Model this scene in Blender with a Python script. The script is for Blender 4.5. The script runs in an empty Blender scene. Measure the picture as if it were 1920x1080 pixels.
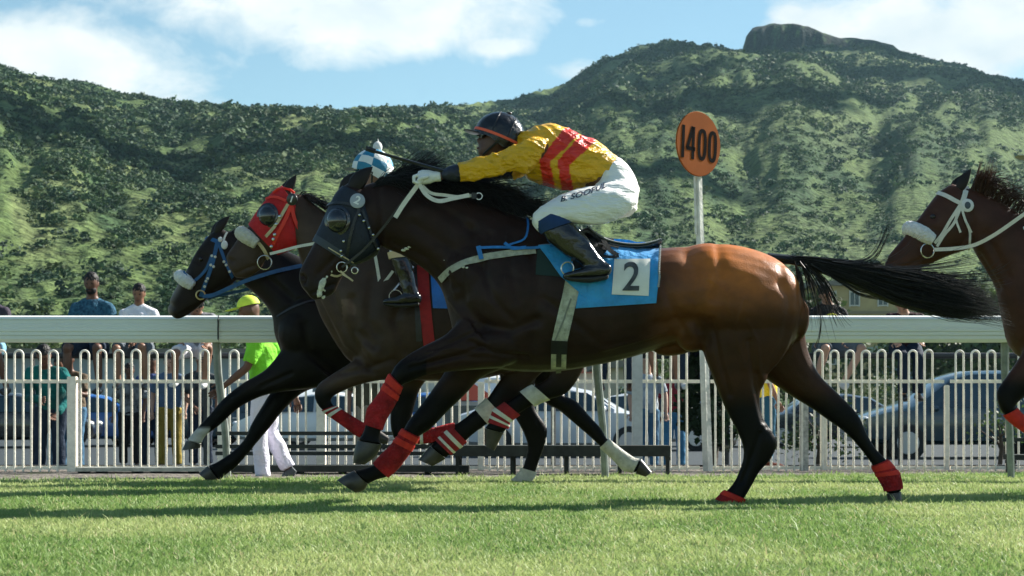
import bpy, bmesh, math, random
import numpy as np
from mathutils import Vector, Matrix, noise
from mathutils.bvhtree import BVHTree
R = math.radians
rnd = random.Random(7)
sc = bpy.context.scene
COL = sc.collection

# ------------------------------------------------------------------ camera, sky, sun, exposure
F, CH, YH = 3200.0, 0.516, 780.0          # focal length in photo pixels, eye height, horizon row
cam = bpy.data.cameras.new('camera'); co = bpy.data.objects.new('camera', cam); COL.objects.link(co)
co.location = (0, 0, CH); co.rotation_euler = (R(90), 0, 0)
cam.sensor_width = 36; cam.lens = 36*F/1920; cam.shift_y = (YH-540)/1920
cam.clip_start = 0.1; cam.clip_end = 12000
cam.dof.use_dof = True; cam.dof.focus_distance = 10.0; cam.dof.aperture_fstop = 8.0
sc.camera = co
SUN = Vector((2.55, 1.55, 2.15)).normalized()
el = math.asin(SUN.z); az = math.atan2(SUN.x, SUN.y)
W = bpy.data.worlds.new('World'); sc.world = W; W.use_nodes = True
nt = W.node_tree; nt.nodes.clear()
def N(nt, t, **kw):
    n = nt.nodes.new(t)
    for k, v in kw.items(): setattr(n, k, v)
    return n
sky = N(nt, 'ShaderNodeTexSky', sky_type='NISHITA', sun_disc=False, sun_elevation=el, sun_rotation=az)
sky.air_density = 1.0; sky.dust_density = 0.25; sky.ozone_density = 2.0
tc = N(nt, 'ShaderNodeTexCoord')
mp = N(nt, 'ShaderNodeMapping'); mp.inputs['Scale'].default_value = (1, 1, 1.7); mp.inputs['Location'].default_value = (0.33, 0.0, 0.62)
n1 = N(nt, 'ShaderNodeTexNoise'); n1.inputs['Scale'].default_value = 15; n1.inputs['Detail'].default_value = 10; n1.inputs['Roughness'].default_value = 0.6
n1.inputs['Distortion'].default_value = 0.3
def MA(op, a, b=None, c=None):
    m = N(nt, 'ShaderNodeMath', operation=op)
    for k, v in enumerate((a, b, c)):
        if v is None: continue
        if isinstance(v, (int, float)): m.inputs[k].default_value = v
        else: nt.links.new(v, m.inputs[k])
    return m.outputs[0]
sep = N(nt, 'ShaderNodeSeparateXYZ'); nt.links.new(tc.outputs['Generated'], sep.inputs[0])
ya = MA('MAXIMUM', MA('ABSOLUTE', sep.outputs[1]), .02); tx = MA('DIVIDE', sep.outputs[0], ya); tz = MA('DIVIDE', sep.outputs[2], ya)
acc = None   # cloud banks: direction (x/y, z/y) and extents
for cx_, cy_, rx_, ry_, w_ in [(80, 115, 420, 120, 1.15), (640, 15, 480, 115, 1.25), (360, -40, 300, 80, .8), (1790, 50, 360, 120, 1.2), (1090, 128, 70, 26, .62), (1480, 25, 50, 20, .65), (1110, 42, 40, 14, .55), (1180, 72, 30, 10, .5), (930, 85, 90, 26, .8),
                               (-700, 120, 500, 120, 1), (2700, 100, 500, 160, 1), (-100, -500, 600, 200, 1), (1500, -700, 700, 200, 1)]:
    dx = MA('MULTIPLY', MA('SUBTRACT', tx, (cx_-960)/3200), 3200/rx_); dz = MA('MULTIPLY', MA('SUBTRACT', tz, (780-cy_)/3200), 3200/ry_)
    v = MA('MULTIPLY', MA('SUBTRACT', 1.0, MA('ADD', MA('MULTIPLY', dx, dx), MA('MULTIPLY', dz, dz))), w_)
    acc = v if acc is None else MA('MAXIMUM', acc, v)
dens = MA('ADD', MA('MAXIMUM', acc, -.7), MA('MULTIPLY', MA('SUBTRACT', n1.outputs['Fac'], .5), 3.2))
rp = N(nt, 'ShaderNodeValToRGB'); rp.color_ramp.elements[0].position = 0.04; rp.color_ramp.elements[1].position = 0.85
rp.color_ramp.elements[0].color = (0, 0, 0, 1); rp.color_ramp.elements[1].color = (.97, .97, .97, 1)
n2 = N(nt, 'ShaderNodeTexNoise'); n2.inputs['Scale'].default_value = 22; n2.inputs['Detail'].default_value = 6
cc = N(nt, 'ShaderNodeValToRGB'); cc.color_ramp.elements[0].position = .3; cc.color_ramp.elements[1].position = .7
cc.color_ramp.elements[0].color = (6.2, 7.0, 7.4, 1); cc.color_ramp.elements[1].color = (8.9, 9.0, 8.6, 1)
mx = N(nt, 'ShaderNodeMix', data_type='RGBA')
tint = N(nt, 'ShaderNodeMix', data_type='RGBA', blend_type='MULTIPLY'); tint.inputs[0].default_value = 1
tint.inputs[7].default_value = (1.02, 1.16, 1.06, 1)
bg = N(nt, 'ShaderNodeBackground'); bg.inputs[1].default_value = 0.052
wo = N(nt, 'ShaderNodeOutputWorld')
L = nt.links.new
L(tc.outputs['Generated'], mp.inputs[0]); L(mp.outputs[0], n1.inputs[0]); L(mp.outputs[0], n2.inputs[0])
L(dens, rp.inputs[0]); L(n2.outputs['Fac'], cc.inputs[0])
L(sky.outputs[0], tint.inputs[6]); L(rp.outputs[0], mx.inputs[0]); L(tint.outputs[2], mx.inputs[6]); L(cc.outputs[0], mx.inputs[7])
L(mx.outputs[2], bg.inputs[0]); L(bg.outputs[0], wo.inputs[0])
sd = bpy.data.lights.new('sun', 'SUN'); sd.energy = 5.0; sd.angle = R(0.55); sd.color = (1.0, 0.95, 0.86)
so = bpy.data.objects.new('sun', sd); COL.objects.link(so); so.rotation_euler = SUN.to_track_quat('Z', 'Y').to_euler()
sc.view_settings.view_transform = 'Standard'; sc.view_settings.look = 'None'
sc.view_settings.exposure = 1.3; sc.view_settings.gamma = 1

# ------------------------------------------------------------------ materials
def mat(name, col, rough=.6, spec=.5, noise_s=0, var=.25, bump=0, bump_s=40, metal=0, attr=False, coat=0, sheen=0, transl=0, col2=None, stretch=None, rvar=0):
    m = bpy.data.materials.new(name); m.use_nodes = True; t = m.node_tree; b = t.nodes['Principled BSDF']
    ln = t.links.new
    b.inputs['Roughness'].default_value = rough; b.inputs['Metallic'].default_value = metal
    b.inputs['Specular IOR Level'].default_value = spec
    if coat: b.inputs['Coat Weight'].default_value = coat; b.inputs['Coat Roughness'].default_value = .12
    if sheen: b.inputs['Sheen Weight'].default_value = sheen
    tcn = N(t, 'ShaderNodeTexCoord'); mpn = N(t, 'ShaderNodeMapping')
    if stretch: mpn.inputs['Scale'].default_value = stretch
    ln(tcn.outputs['Object'], mpn.inputs[0])
    c = (*col, 1)
    src = None
    if attr:
        a = N(t, 'ShaderNodeAttribute', attribute_name='Col'); src = a.outputs['Color']
    if noise_s:
        nz = N(t, 'ShaderNodeTexNoise'); nz.inputs['Scale'].default_value = noise_s; nz.inputs['Detail'].default_value = 6; nz.inputs['Roughness'].default_value = .6
        ln(mpn.outputs[0], nz.inputs[0])
        mr = N(t, 'ShaderNodeMapRange'); mr.inputs[1].default_value = .3; mr.inputs[2].default_value = .7
        ln(nz.outputs['Fac'], mr.inputs[0])
        mxx = N(t, 'ShaderNodeMix', data_type='RGBA'); ln(mr.outputs[0], mxx.inputs[0])
        if src is None:
            mxx.inputs[6].default_value = (*[v*(1-var) for v in col], 1)
            mxx.inputs[7].default_value = (*(col2 or [min(1, v*(1+var)) for v in col]), 1)
        else:
            for k, s_ in ((6, 1-var), (7, 1+var)):
                mu = N(t, 'ShaderNodeMix', data_type='RGBA', blend_type='MULTIPLY'); mu.inputs[0].default_value = 1
                mu.inputs[7].default_value = (s_, s_, s_, 1); ln(src, mu.inputs[6]); ln(mu.outputs[2], mxx.inputs[k])
        src = mxx.outputs[2]
        if rvar:
            m2 = N(t, 'ShaderNodeMapRange'); m2.inputs[1].default_value = .3; m2.inputs[2].default_value = .7
            m2.inputs[3].default_value = rough-rvar; m2.inputs[4].default_value = rough+rvar
            nz2 = N(t, 'ShaderNodeTexNoise'); nz2.inputs['Scale'].default_value = noise_s*.6; ln(mpn.outputs[0], nz2.inputs[0])
            ln(nz2.outputs['Fac'], m2.inputs[0]); ln(m2.outputs[0], b.inputs['Roughness'])
    if src is None: b.inputs['Base Color'].default_value = c
    else: ln(src, b.inputs['Base Color'])
    if bump:
        nb = N(t, 'ShaderNodeTexNoise'); nb.inputs['Scale'].default_value = bump_s; nb.inputs['Detail'].default_value = 5
        ln(mpn.outputs[0], nb.inputs[0])
        bn = N(t, 'ShaderNodeBump'); bn.inputs['Strength'].default_value = bump; bn.inputs['Distance'].default_value = 1.0/bump_s
        ln(nb.outputs['Fac'], bn.inputs['Height']); ln(bn.outputs[0], b.inputs['Normal'])
    if transl:
        o = t.nodes['Material Output']; tr = N(t, 'ShaderNodeBsdfTranslucent'); ms = N(t, 'ShaderNodeMixShader'); ms.inputs[0].default_value = transl
        if src is not None: ln(src, tr.inputs[0])
        else: tr.inputs[0].default_value = c
        ln(b.outputs[0], ms.inputs[1]); ln(tr.outputs[0], ms.inputs[2]); ln(ms.outputs[0], o.inputs[0])
    m.diffuse_color = c
    return m
M = {}
def mm(name, *a, **k):
    if name not in M: M[name] = mat(name, *a, **k)
    return M[name]

# ------------------------------------------------------------------ objects
def tag(o, label=None, cat=None, group=None, kind=None):
    if label: o['label'] = label
    if cat: o['category'] = cat
    if group: o['group'] = group
    if kind: o['kind'] = kind
    return o
def P(px, py, d):                          # a photo direction at a real distance d in front of the camera
    return Vector(((px-960)*d/F, d, CH+(YH-py)*d/F))
def to_px(v): return (960+v[0]*F/v[1], YH-(v[2]-CH)*F/v[1])
def thing(name, label, cat, loc, group=None):
    o = bpy.data.objects.new(name, None); COL.objects.link(o); o.location = loc
    o.empty_display_size = .1
    return tag(o, label, cat, group)
def wloc(p):
    v = Vector((0, 0, 0))
    while p is not None: v += p.location; p = p.parent
    return v
def build(name, V, Fc, m, parent=None, smooth=True, sharp=35, loc=None, cols=None, midx=None):
    me = bpy.data.meshes.new(name)
    off = wloc(parent) if parent is not None else Vector((0, 0, 0))
    if loc is not None: off = off + Vector(loc)
    A = np.array([tuple(v) for v in V], dtype=np.float64) if not isinstance(V, np.ndarray) else V
    A = A - np.array(tuple(off))
    me.from_pydata(A.tolist(), [], [tuple(f) for f in Fc])
    for k in (m if isinstance(m, (list, tuple)) else [m]): me.materials.append(k)
    if midx is not None: me.polygons.foreach_set('material_index', midx)
    if smooth:
        me.polygons.foreach_set('use_smooth', [True]*len(me.polygons))
        if sharp: me.set_sharp_from_angle(angle=R(sharp))
    if cols is not None:
        ca = me.color_attributes.new('Col', 'FLOAT_COLOR', 'POINT')
        c4 = np.ones((len(A), 4), dtype=np.float32); c4[:, :3] = cols; ca.data.foreach_set('color', c4.ravel())
    me.update()
    o = bpy.data.objects.new(name, me); COL.objects.link(o)
    if parent is not None: o.parent = parent
    if loc is not None: o.location = loc
    return o
class G:                                   # geometry bag
    def __init__(s): s.V = []; s.F = []
    def add(s, V, Fc):
        n = len(s.V); s.V += [Vector(v) for v in V]; s.F += [tuple(i+n for i in f) for f in Fc]; return s
    def box(s, c, size, rot=None):
        x, y, z = [k/2 for k in size]; pts = [Vector((a*x, b*y, d*z)) for a in (-1, 1) for b in (-1, 1) for d in (-1, 1)]
        if rot is not None: pts = [rot @ p for p in pts]
        return s.add([p+Vector(c) for p in pts], [(0, 1, 3, 2), (4, 6, 7, 5), (0, 4, 5, 1), (2, 3, 7, 6), (0, 2, 6, 4), (1, 5, 7, 3)])
    def tube(s, pts, rad, n=8, caps=True):
        pts = [Vector(p) for p in pts]; V = []; prev = None
        if not isinstance(rad, (list, tuple)): rad = [rad]*len(pts)
        for i, p in enumerate(pts):
            t = (pts[min(i+1, len(pts)-1)]-pts[max(i-1, 0)]).normalized()
            if prev is None:
                a = t.cross(Vector((0, 1, 0)))
                if a.length < .05: a = t.cross(Vector((1, 0, 0)))
            else: a = prev-t*prev.dot(t)
            a.normalize(); prev = a; b = t.cross(a)
            r = rad[i]; ra, rb = r if isinstance(r, (list, tuple)) else (r, r)
            for k in range(n):
                q = 2*math.pi*k/n; V.append(p+a*ra*math.cos(q)+b*rb*math.sin(q))
        Fc = []
        for i in range(len(pts)-1):
            for k in range(n): Fc.append((i*n+k, i*n+(k+1) % n, (i+1)*n+(k+1) % n, (i+1)*n+k))
        if caps:
            Fc.append(tuple(range(n-1, -1, -1))); Fc.append(tuple(range((len(pts)-1)*n, len(pts)*n)))
        return s.add(V, Fc)
    def ell(s, c, r, rot=None, nu=16, nv=10):
        V = []; Fc = []
        for j in range(1, nv):
            th = math.pi*j/nv
            for i in range(nu):
                ph = 2*math.pi*i/nu
                V.append(Vector((r[0]*math.sin(th)*math.cos(ph), r[1]*math.sin(th)*math.sin(ph), r[2]*math.cos(th))))
        V.append(Vector((0, 0, r[2]))); V.append(Vector((0, 0, -r[2])))
        for j in range(nv-2):
            for i in range(nu): Fc.append((j*nu+i, (j+1)*nu+i, (j+1)*nu+(i+1) % nu, j*nu+(i+1) % nu))
        t = len(V)-2; b = len(V)-1
        for i in range(nu): Fc.append((t, i, (i+1) % nu)); Fc.append((b, (nv-2)*nu+(i+1) % nu, (nv-2)*nu+i))
        if rot is not None: V = [rot @ v for v in V]
        return s.add([v+Vector(c) for v in V], Fc)
    def prism(s, poly, y0, y1):            # polygon in XZ, thickness along Y
        n = len(poly); V = [(x, y0, z) for x, z in poly]+[(x, y1, z) for x, z in poly]
        Fc = [tuple(range(n)), tuple(range(2*n-1, n-1, -1))]+[(i, i+n, (i+1) % n+n, (i+1) % n) for i in range(n)]
        return s.add(V, Fc)
    def out(s, name, m, parent=None, **k): return build(name, s.V, s.F, m, parent, **k)

def catmull(S, n):
    S = np.array(S, dtype=float); out = []
    for i in range(len(S)-1):
        p0 = S[max(i-1, 0)]; p1 = S[i]; p2 = S[i+1]; p3 = S[min(i+2, len(S)-1)]
        for k in range(n):
            t = k/n
            out.append(.5*((2*p1)+(-p0+p2)*t+(2*p0-5*p1+4*p2-p3)*t*t+(-p0+3*p1-3*p2+p3)*t**3))
    out.append(S[-1]); return out
def sweep(g, S, D, res=3, n=20, ex=2.2, scale=1.0, add=0.0, dome=False):
    # stations: (x1,y1, x2,y2, half width in m, depth offset in m): the two outline points of the section
    V = []; rows = catmull([tuple(s)+((0,) if len(s) == 5 else ()) for s in S], res)
    rings = []
    for r in rows:
        d = D+r[5]; a = P(r[0], r[1], d); b = P(r[2], r[3], d); c = (a+b)/2; h = (a-b)/2
        L_ = h.length or 1e-6; h = h*(scale+add/L_); rings.append((c, h, r[4]*scale+add))
    if dome:
        c0, h0, w0 = rings[0]; c1 = rings[1][0]; dr = (c0-c1).normalized()
        rings.insert(0, (c0+dr*h0.length*.35, h0*.7, w0*.7)); rings.insert(0, (c0+dr*h0.length*.5, h0*.25, w0*.25))
        c0, h0, w0 = rings[-1]; c1 = rings[-2][0]; dr = (c0-c1).normalized()
        rings.append((c0+dr*h0.length*.35, h0*.7, w0*.7)); rings.append((c0+dr*h0.length*.5, h0*.25, w0*.25))
    for c, h, w in rings:
        for k in range(n):
            q = 2*math.pi*k/n; cq, sq = math.cos(q), math.sin(q)
            V.append(c+h*math.copysign(abs(cq)**(2/ex), cq)+Vector((0, w, 0))*math.copysign(abs(sq)**(2/ex), sq))
    Fc = []
    m_ = len(rings)
    for i in range(m_-1):
        for k in range(n): Fc.append((i*n+k, i*n+(k+1) % n, (i+1)*n+(k+1) % n, (i+1)*n+k))
    Fc.append(tuple(range(n-1, -1, -1))); Fc.append(tuple(range((m_-1)*n, m_*n)))
    return g.add(V, Fc)
def sub(S, t0, t1, n=5):                   # stations of a leg between two station indices
    A = np.array([tuple(s)+((0,) if len(s) == 5 else ()) for s in S], dtype=float); o = []
    for k in range(n+1):
        t = t0+(t1-t0)*k/n; i = min(int(t), len(A)-2); f = t-i; o.append(tuple(A[i]*(1-f)+A[i+1]*f))
    return o
def remesh(g, vox, sm=4, fac=.5):
    me = bpy.data.meshes.new('tmp'); me.from_pydata([tuple(v) for v in g.V], [], g.F)
    bm = bmesh.new(); bm.from_mesh(me); bmesh.ops.recalc_face_normals(bm, faces=bm.faces); bm.to_mesh(me); bm.free()
    o = bpy.data.objects.new('tmp', me); COL.objects.link(o)
    r = o.modifiers.new('r', 'REMESH'); r.mode = 'VOXEL'; r.voxel_size = vox
    if sm: s = o.modifiers.new('s', 'SMOOTH'); s.factor = fac; s.iterations = sm
    dg = bpy.context.evaluated_depsgraph_get(); ev = o.evaluated_get(dg)
    m2 = ev.to_mesh(); n = len(m2.vertices); V = np.empty(n*3); m2.vertices.foreach_get('co', V); V = V.reshape(-1, 3)
    NR = np.empty(n*3); m2.vertices.foreach_get('normal', NR); NR = NR.reshape(-1, 3)
    Fc = [tuple(p.vertices) for p in m2.polygons]; ev.to_mesh_clear()
    bpy.data.objects.remove(o, do_unlink=True); bpy.data.meshes.remove(me)
    return V, Fc, NR
def bvh_of(V, Fc): return BVHTree.FromPolygons([tuple(v) for v in V], Fc)
def hit(bv, px, py, D, lift=.004, far=False):
    a = P(px, py, D)
    if not far:
        o = Vector((0, 0, CH)); d = (a-o).normalized(); h = bv.ray_cast(o, d, 60)
    else:
        o = a+Vector((0, 3, 0)); h = bv.ray_cast(o, Vector((0, -1, 0)), 60)
    if h[0] is None:
        n = bv.find_nearest(a-Vector((0, .0, 0))); p, nn = n[0], n[1]
        if (a-p).length > .08: return a+Vector((0, -.02, 0)), Vector((0, -1, 0))
        return p+nn*lift, nn
    nn = h[1]
    if nn.dot(Vector((0, 1, 0))) > 0 and not far: nn = -nn
    return h[0]+nn*lift, nn
def resample(pts, step):
    out = [Vector(pts[0])]
    for a, b in zip(pts[:-1], pts[1:]):
        a = Vector(a); b = Vector(b); n = max(1, int((b-a).length/step))
        for k in range(1, n+1): out.append(a.lerp(b, k/n))
    return out
def ribbon(g, pts, nrm, w, th=.003):
    n = len(pts); V = []; Fc = []
    for i in range(n):
        t = (pts[min(i+1, n-1)]-pts[max(i-1, 0)]).normalized(); s = t.cross(nrm[i]).normalized()*w*(1 if not isinstance(w, list) else 1)/2
        u = nrm[i]*th
        V += [pts[i]-s, pts[i]+s, pts[i]+s+u, pts[i]-s+u]
    for i in range(n-1):
        for k in range(4): Fc.append((i*4+k, i*4+(k+1) % 4, (i+1)*4+(k+1) % 4, (i+1)*4+k))
    Fc += [(3, 2, 1, 0), ((n-1)*4, (n-1)*4+1, (n-1)*4+2, (n-1)*4+3)]
    return g.add(V, Fc)
def strap(g, bv, D, pxs, w, lift=.004, step=6, th=.003, far=False):
    q = resample([Vector((x, y, 0)) for x, y in pxs], step); pts = []; ns = []
    for v in q:
        p, nn = hit(bv, v.x, v.y, D, lift, far); pts.append(p); ns.append(nn)
    for _ in range(2):
        pts = [pts[0]]+[(pts[i-1]+pts[i]*2+pts[i+1])/4 for i in range(1, len(pts)-1)]+[pts[-1]]
        ns = [ns[0]]+[(ns[i-1]+ns[i]*2+ns[i+1]).normalized() for i in range(1, len(ns)-1)]+[ns[-1]]
    return ribbon(g, pts, ns, w, th)
def free_strap(g, D, pxs, w, th=.003, nrm=(0, -1, 0)):   # a strap in the air: (px,py,offset)
    c = catmull([(x, y, z) for x, y, z in pxs], 5)
    pts = [P(a[0], a[1], D+a[2]) for a in c]
    return ribbon(g, pts, [Vector(nrm).normalized()]*len(pts), w, th)
def ring(g, c, r, t, nrm=(0, 1, 0), n=18):
    nrm = Vector(nrm).normalized(); a = nrm.orthogonal().normalized(); b = nrm.cross(a)
    pts = [Vector(c)+a*r*math.cos(2*math.pi*k/n)+b*r*math.sin(2*math.pi*k/n) for k in range(n+1)]
    return g.tube(pts, t, 6, False)
def strands(paths, w, name, m, parent, cols=None):
    V = []; Fc = []; C = []
    for q, pts in enumerate(paths):
        n = len(pts); base = len(V); ww = w*rnd.uniform(.6, 1.3)
        a = Vector((rnd.gauss(0, 1), rnd.gauss(0, 1), rnd.gauss(0, 1))).normalized()
        for i, p in enumerate(pts):
            t = (pts[min(i+1, n-1)]-pts[max(i-1, 0)]).normalized(); u = a.cross(t).normalized(); v = t.cross(u)
            r = ww*(1-(i/(n-1))**2*.85)
            for k in range(3):
                an = 2*math.pi*k/3; V.append(p+(u*math.cos(an)+v*math.sin(an))*r); 
                if cols is not None: C.append(cols[q])
        for i in range(n-1):
            for k in range(3): Fc.append((base+i*3+k, base+i*3+(k+1) % 3, base+(i+1)*3+(k+1) % 3, base+(i+1)*3+k))
    return build(name, V, Fc, m, parent, cols=np.array(C) if cols is not None else None, sharp=0)

# numpy value noise
_P = np.random.RandomState(3).rand(256, 256)
def vn(x, y):
    xi = np.floor(x).astype(int); yi = np.floor(y).astype(int); fx = x-xi; fy = y-yi
    fx = fx*fx*(3-2*fx); fy = fy*fy*(3-2*fy)
    g = lambda a, b: _P[a % 256, b % 256]
    return (g(xi, yi)*(1-fx)+g(xi+1, yi)*fx)*(1-fy)+(g(xi, yi+1)*(1-fx)+g(xi+1, yi+1)*fx)*fy
def fbm(x, y, o=4):
    s = 0; a = .5; t = 0
    for k in range(o): s = s+a*vn(x+17*k, y+31*k); t += a; x = x*2.03; y = y*2.03; a *= .5
    return s/t
# ------------------------------------------------------------------ ground and hills
def sm(e0, e1, x):
    t = np.clip((x-e0)/(e1-e0), 0, 1); return t*t*(3-2*t)
def gz(x, y):                              # ground height: flat turf, falling a little beyond the fence
    return -.34*sm(17.2, 27, np.asarray(y, dtype=float))
def sheet(name, x0, x1, yf0, yf1, nx, ny, lift, m, label=None, kind='structure', pw=1.0, jit=0):
    u = np.linspace(0, 1, nx); v = np.linspace(0, 1, ny)**pw; U, Vv = np.meshgrid(u, v)
    X = x0+(x1-x0)*U
    y0 = yf0(X) if callable(yf0) else yf0; y1 = yf1(X) if callable(yf1) else yf1
    Y = y0+(y1-y0)*Vv
    Z = gz(X, Y)+lift
    if jit: Z = Z+jit*(fbm(X*3, Y*3)-.5)
    A = np.stack([X.ravel(), Y.ravel(), Z.ravel()], 1)
    Fc = [(j*nx+i, j*nx+i+1, (j+1)*nx+i+1, (j+1)*nx+i) for j in range(ny-1) for i in range(nx-1)]
    o = build(name, A, Fc, m); tag(o, label, None, None, kind); return o
earth = mm('dry_earth', (.13, .12, .07), .95, .2, noise_s=.3, var=.5, col2=(.10, .13, .045), bump=.5, bump_s=3)
sheet('ground', -2600, 2600, -60, 3200, 40, 200, -.012, earth, pw=2.6)
def gedge(X): return 14.15+.42*(X-1.0)*.42+.10*np.sin(X*2.3)+.06*np.sin(X*7.1)
turfm = mm('turf_soil', (.075, .115, .028), .95, .2, noise_s=2.2, var=.35, col2=(.12, .15, .045), bump=.8, bump_s=60)
sheet('racecourse_turf', -14, 14, -3.0, gedge, 120, 80, 0.0, turfm)
dirtm = mm('gravelly_dirt', (.14, .12, .10), .95, .2, noise_s=9, var=.6, col2=(.27, .24, .21), bump=1.0, bump_s=18)
sheet('dirt_strip', -16, 16, lambda X: gedge(X)-.05, 17.6, 120, 24, -.006, dirtm, jit=.03)
roadm = mm('asphalt', (.022, .032, .038), .85, .4, noise_s=3, var=.25, bump=.3, bump_s=80)
sheet('parking_road', -60, 60, 18.2, 70, 30, 60, 0.004, roadm, pw=2)

# skyline rows read off the ridge, as (column, row)
SK = [(-2600, 90), (-900, 60), (-300, 80), (0, 118), (100, 143), (250, 172), (400, 193), (560, 201), (700, 199), (850, 193), (960, 182), (1060, 153), (1130, 118),
      (1200, 94), (1290, 91), (1395, 96), (1470, 92), (1560, 88), (1685, 92), (1760, 112), (1850, 137), (1920, 150), (2200, 210), (2800, 300), (4200, 380)]
SKx = np.array([(p[0]-960)/F for p in SK]); SKh = np.array([(YH-p[1])/F for p in SK])
def Rr(a): return 560+640*sm(-.12, .10, a)
def Ff(a): return 95+60*sm(-.1, .2, a)
def mesa(a):
    px = a*F+960
    return np.interp(px, [1393, 1397, 1412, 1450, 1500, 1560, 1640, 1672, 1688], [0, 24, 44, 50, 46, 22, 17, 9, 0])/F*1200
def hz(a, t):
    Rd = Rr(a); Fd = Ff(a); zr = np.interp(a, SKx, SKh)*Rd
    tt = np.clip(t, 0, 1)
    Y = Fd+(Rd-Fd)*t
    z = zr*(tt**1.12*(1-.16*tt)/.84)
    X = a*Y
    gl = (fbm(a*14+5, t*2.2+3, 4)-.5)*.42+(fbm(a*46+1, t*7, 4)-.5)*.13
    z = z*(1+gl*np.clip(1-t, 0, 1)**.6*np.clip(t*4, 0, 1))
    z = z+(fbm(X/14, Y/14, 3)-.5)*3.5*np.clip(t*5, 0, 1)
    rough = (fbm(a*260, t*60, 3)-.5)
    z = z+mesa(a+rough*.0015)*sm(.955, .968, t+rough*.012)
    z = np.where(t > 1, z-(t-1)**1.3*zr*1.6, z)
    return X, Y, z-.4
aa = np.concatenate([np.linspace(-1.5, -.36, 40)[:-1], np.linspace(-.36, .36, 560), np.linspace(.36, 1.5, 40)[1:]])
tt_ = np.concatenate([np.linspace(-.02, .9, 120)[:-1], np.linspace(.9, 1.02, 60), np.linspace(1.03, 1.6, 14)])
AA, TT = np.meshgrid(aa, tt_)
HX, HY, HZ = hz(AA, TT)
nx, ny = len(aa), len(tt_)
msk = sm(.948, .958, TT)*(mesa(AA) > .5)*(1-sm(.985, .995, TT))
rockn = fbm(AA*400, TT*160, 3)
gcol = np.array((.080, .118, .040)); gcol2 = np.array((.037, .070, .030)); gcol3 = np.array((.125, .155, .062))
f1 = np.clip((fbm(AA*60, TT*26, 5)-.40)/.2, 0, 1)[..., None]; f2 = (np.clip((fbm(AA*22+9, TT*9+4, 4)-.50)/.16, 0, 1)*(1-.55*sm(-.02, .10, AA)*(1-sm(.45, .7, TT))))[..., None]
C = gcol2*(1-f1)+gcol*f1; C = C*(1-f2*.8)+gcol3*f2*.8
rk = np.array((.016, .020, .019))*(0.3+rockn[..., None]**2*2.6)
mk = (msk*(rockn > .36))[..., None]; C = C*(1-mk)+rk*mk
Fc = [(j*nx+i, j*nx+i+1, (j+1)*nx+i+1, (j+1)*nx+i) for j in range(ny-1) for i in range(nx-1)]
hillm = mm('hill_scrub', (.1, .14, .04), .95, .10, noise_s=.45, var=.6, attr=True, bump=1.0, bump_s=.6)
tag(build('hills', np.stack([HX.ravel(), HY.ravel(), HZ.ravel()], 1), Fc, hillm, cols=C.reshape(-1, 3), sharp=0), None, None, None, 'structure')

def ico(s):
    bm = bmesh.new(); bmesh.ops.create_icosphere(bm, subdivisions=s, radius=1)
    V = np.array([tuple(v.co) for v in bm.verts]); Fc = np.array([[v.index for v in f.verts] for f in bm.faces]); bm.free(); return V, Fc
def fastmesh(name, V, Fc, m, cols=None, smooth=False):
    me = bpy.data.meshes.new(name); n = len(V); k = Fc.shape[1]
    me.vertices.add(n); me.vertices.foreach_set('co', np.ascontiguousarray(V, dtype=np.float32).ravel())
    me.loops.add(len(Fc)*k); me.loops.foreach_set('vertex_index', np.ascontiguousarray(Fc, dtype=np.int32).ravel())
    me.polygons.add(len(Fc)); me.polygons.foreach_set('loop_start', np.arange(len(Fc), dtype=np.int32)*k)
    me.polygons.foreach_set('loop_total', np.full(len(Fc), k, dtype=np.int32))
    if smooth: me.polygons.foreach_set('use_smooth', np.ones(len(Fc), dtype=bool))
    me.materials.append(m)
    if cols is not None:
        ca = me.color_attributes.new('Col', 'FLOAT_COLOR', 'POINT'); c4 = np.ones((n, 4), dtype=np.float32); c4[:, :3] = cols
        ca.data.foreach_set('color', c4.ravel())
    me.update(calc_edges=True); me.validate()
    o = bpy.data.objects.new(name, me); COL.objects.link(o); return o
rs = np.random.RandomState(11)
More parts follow.
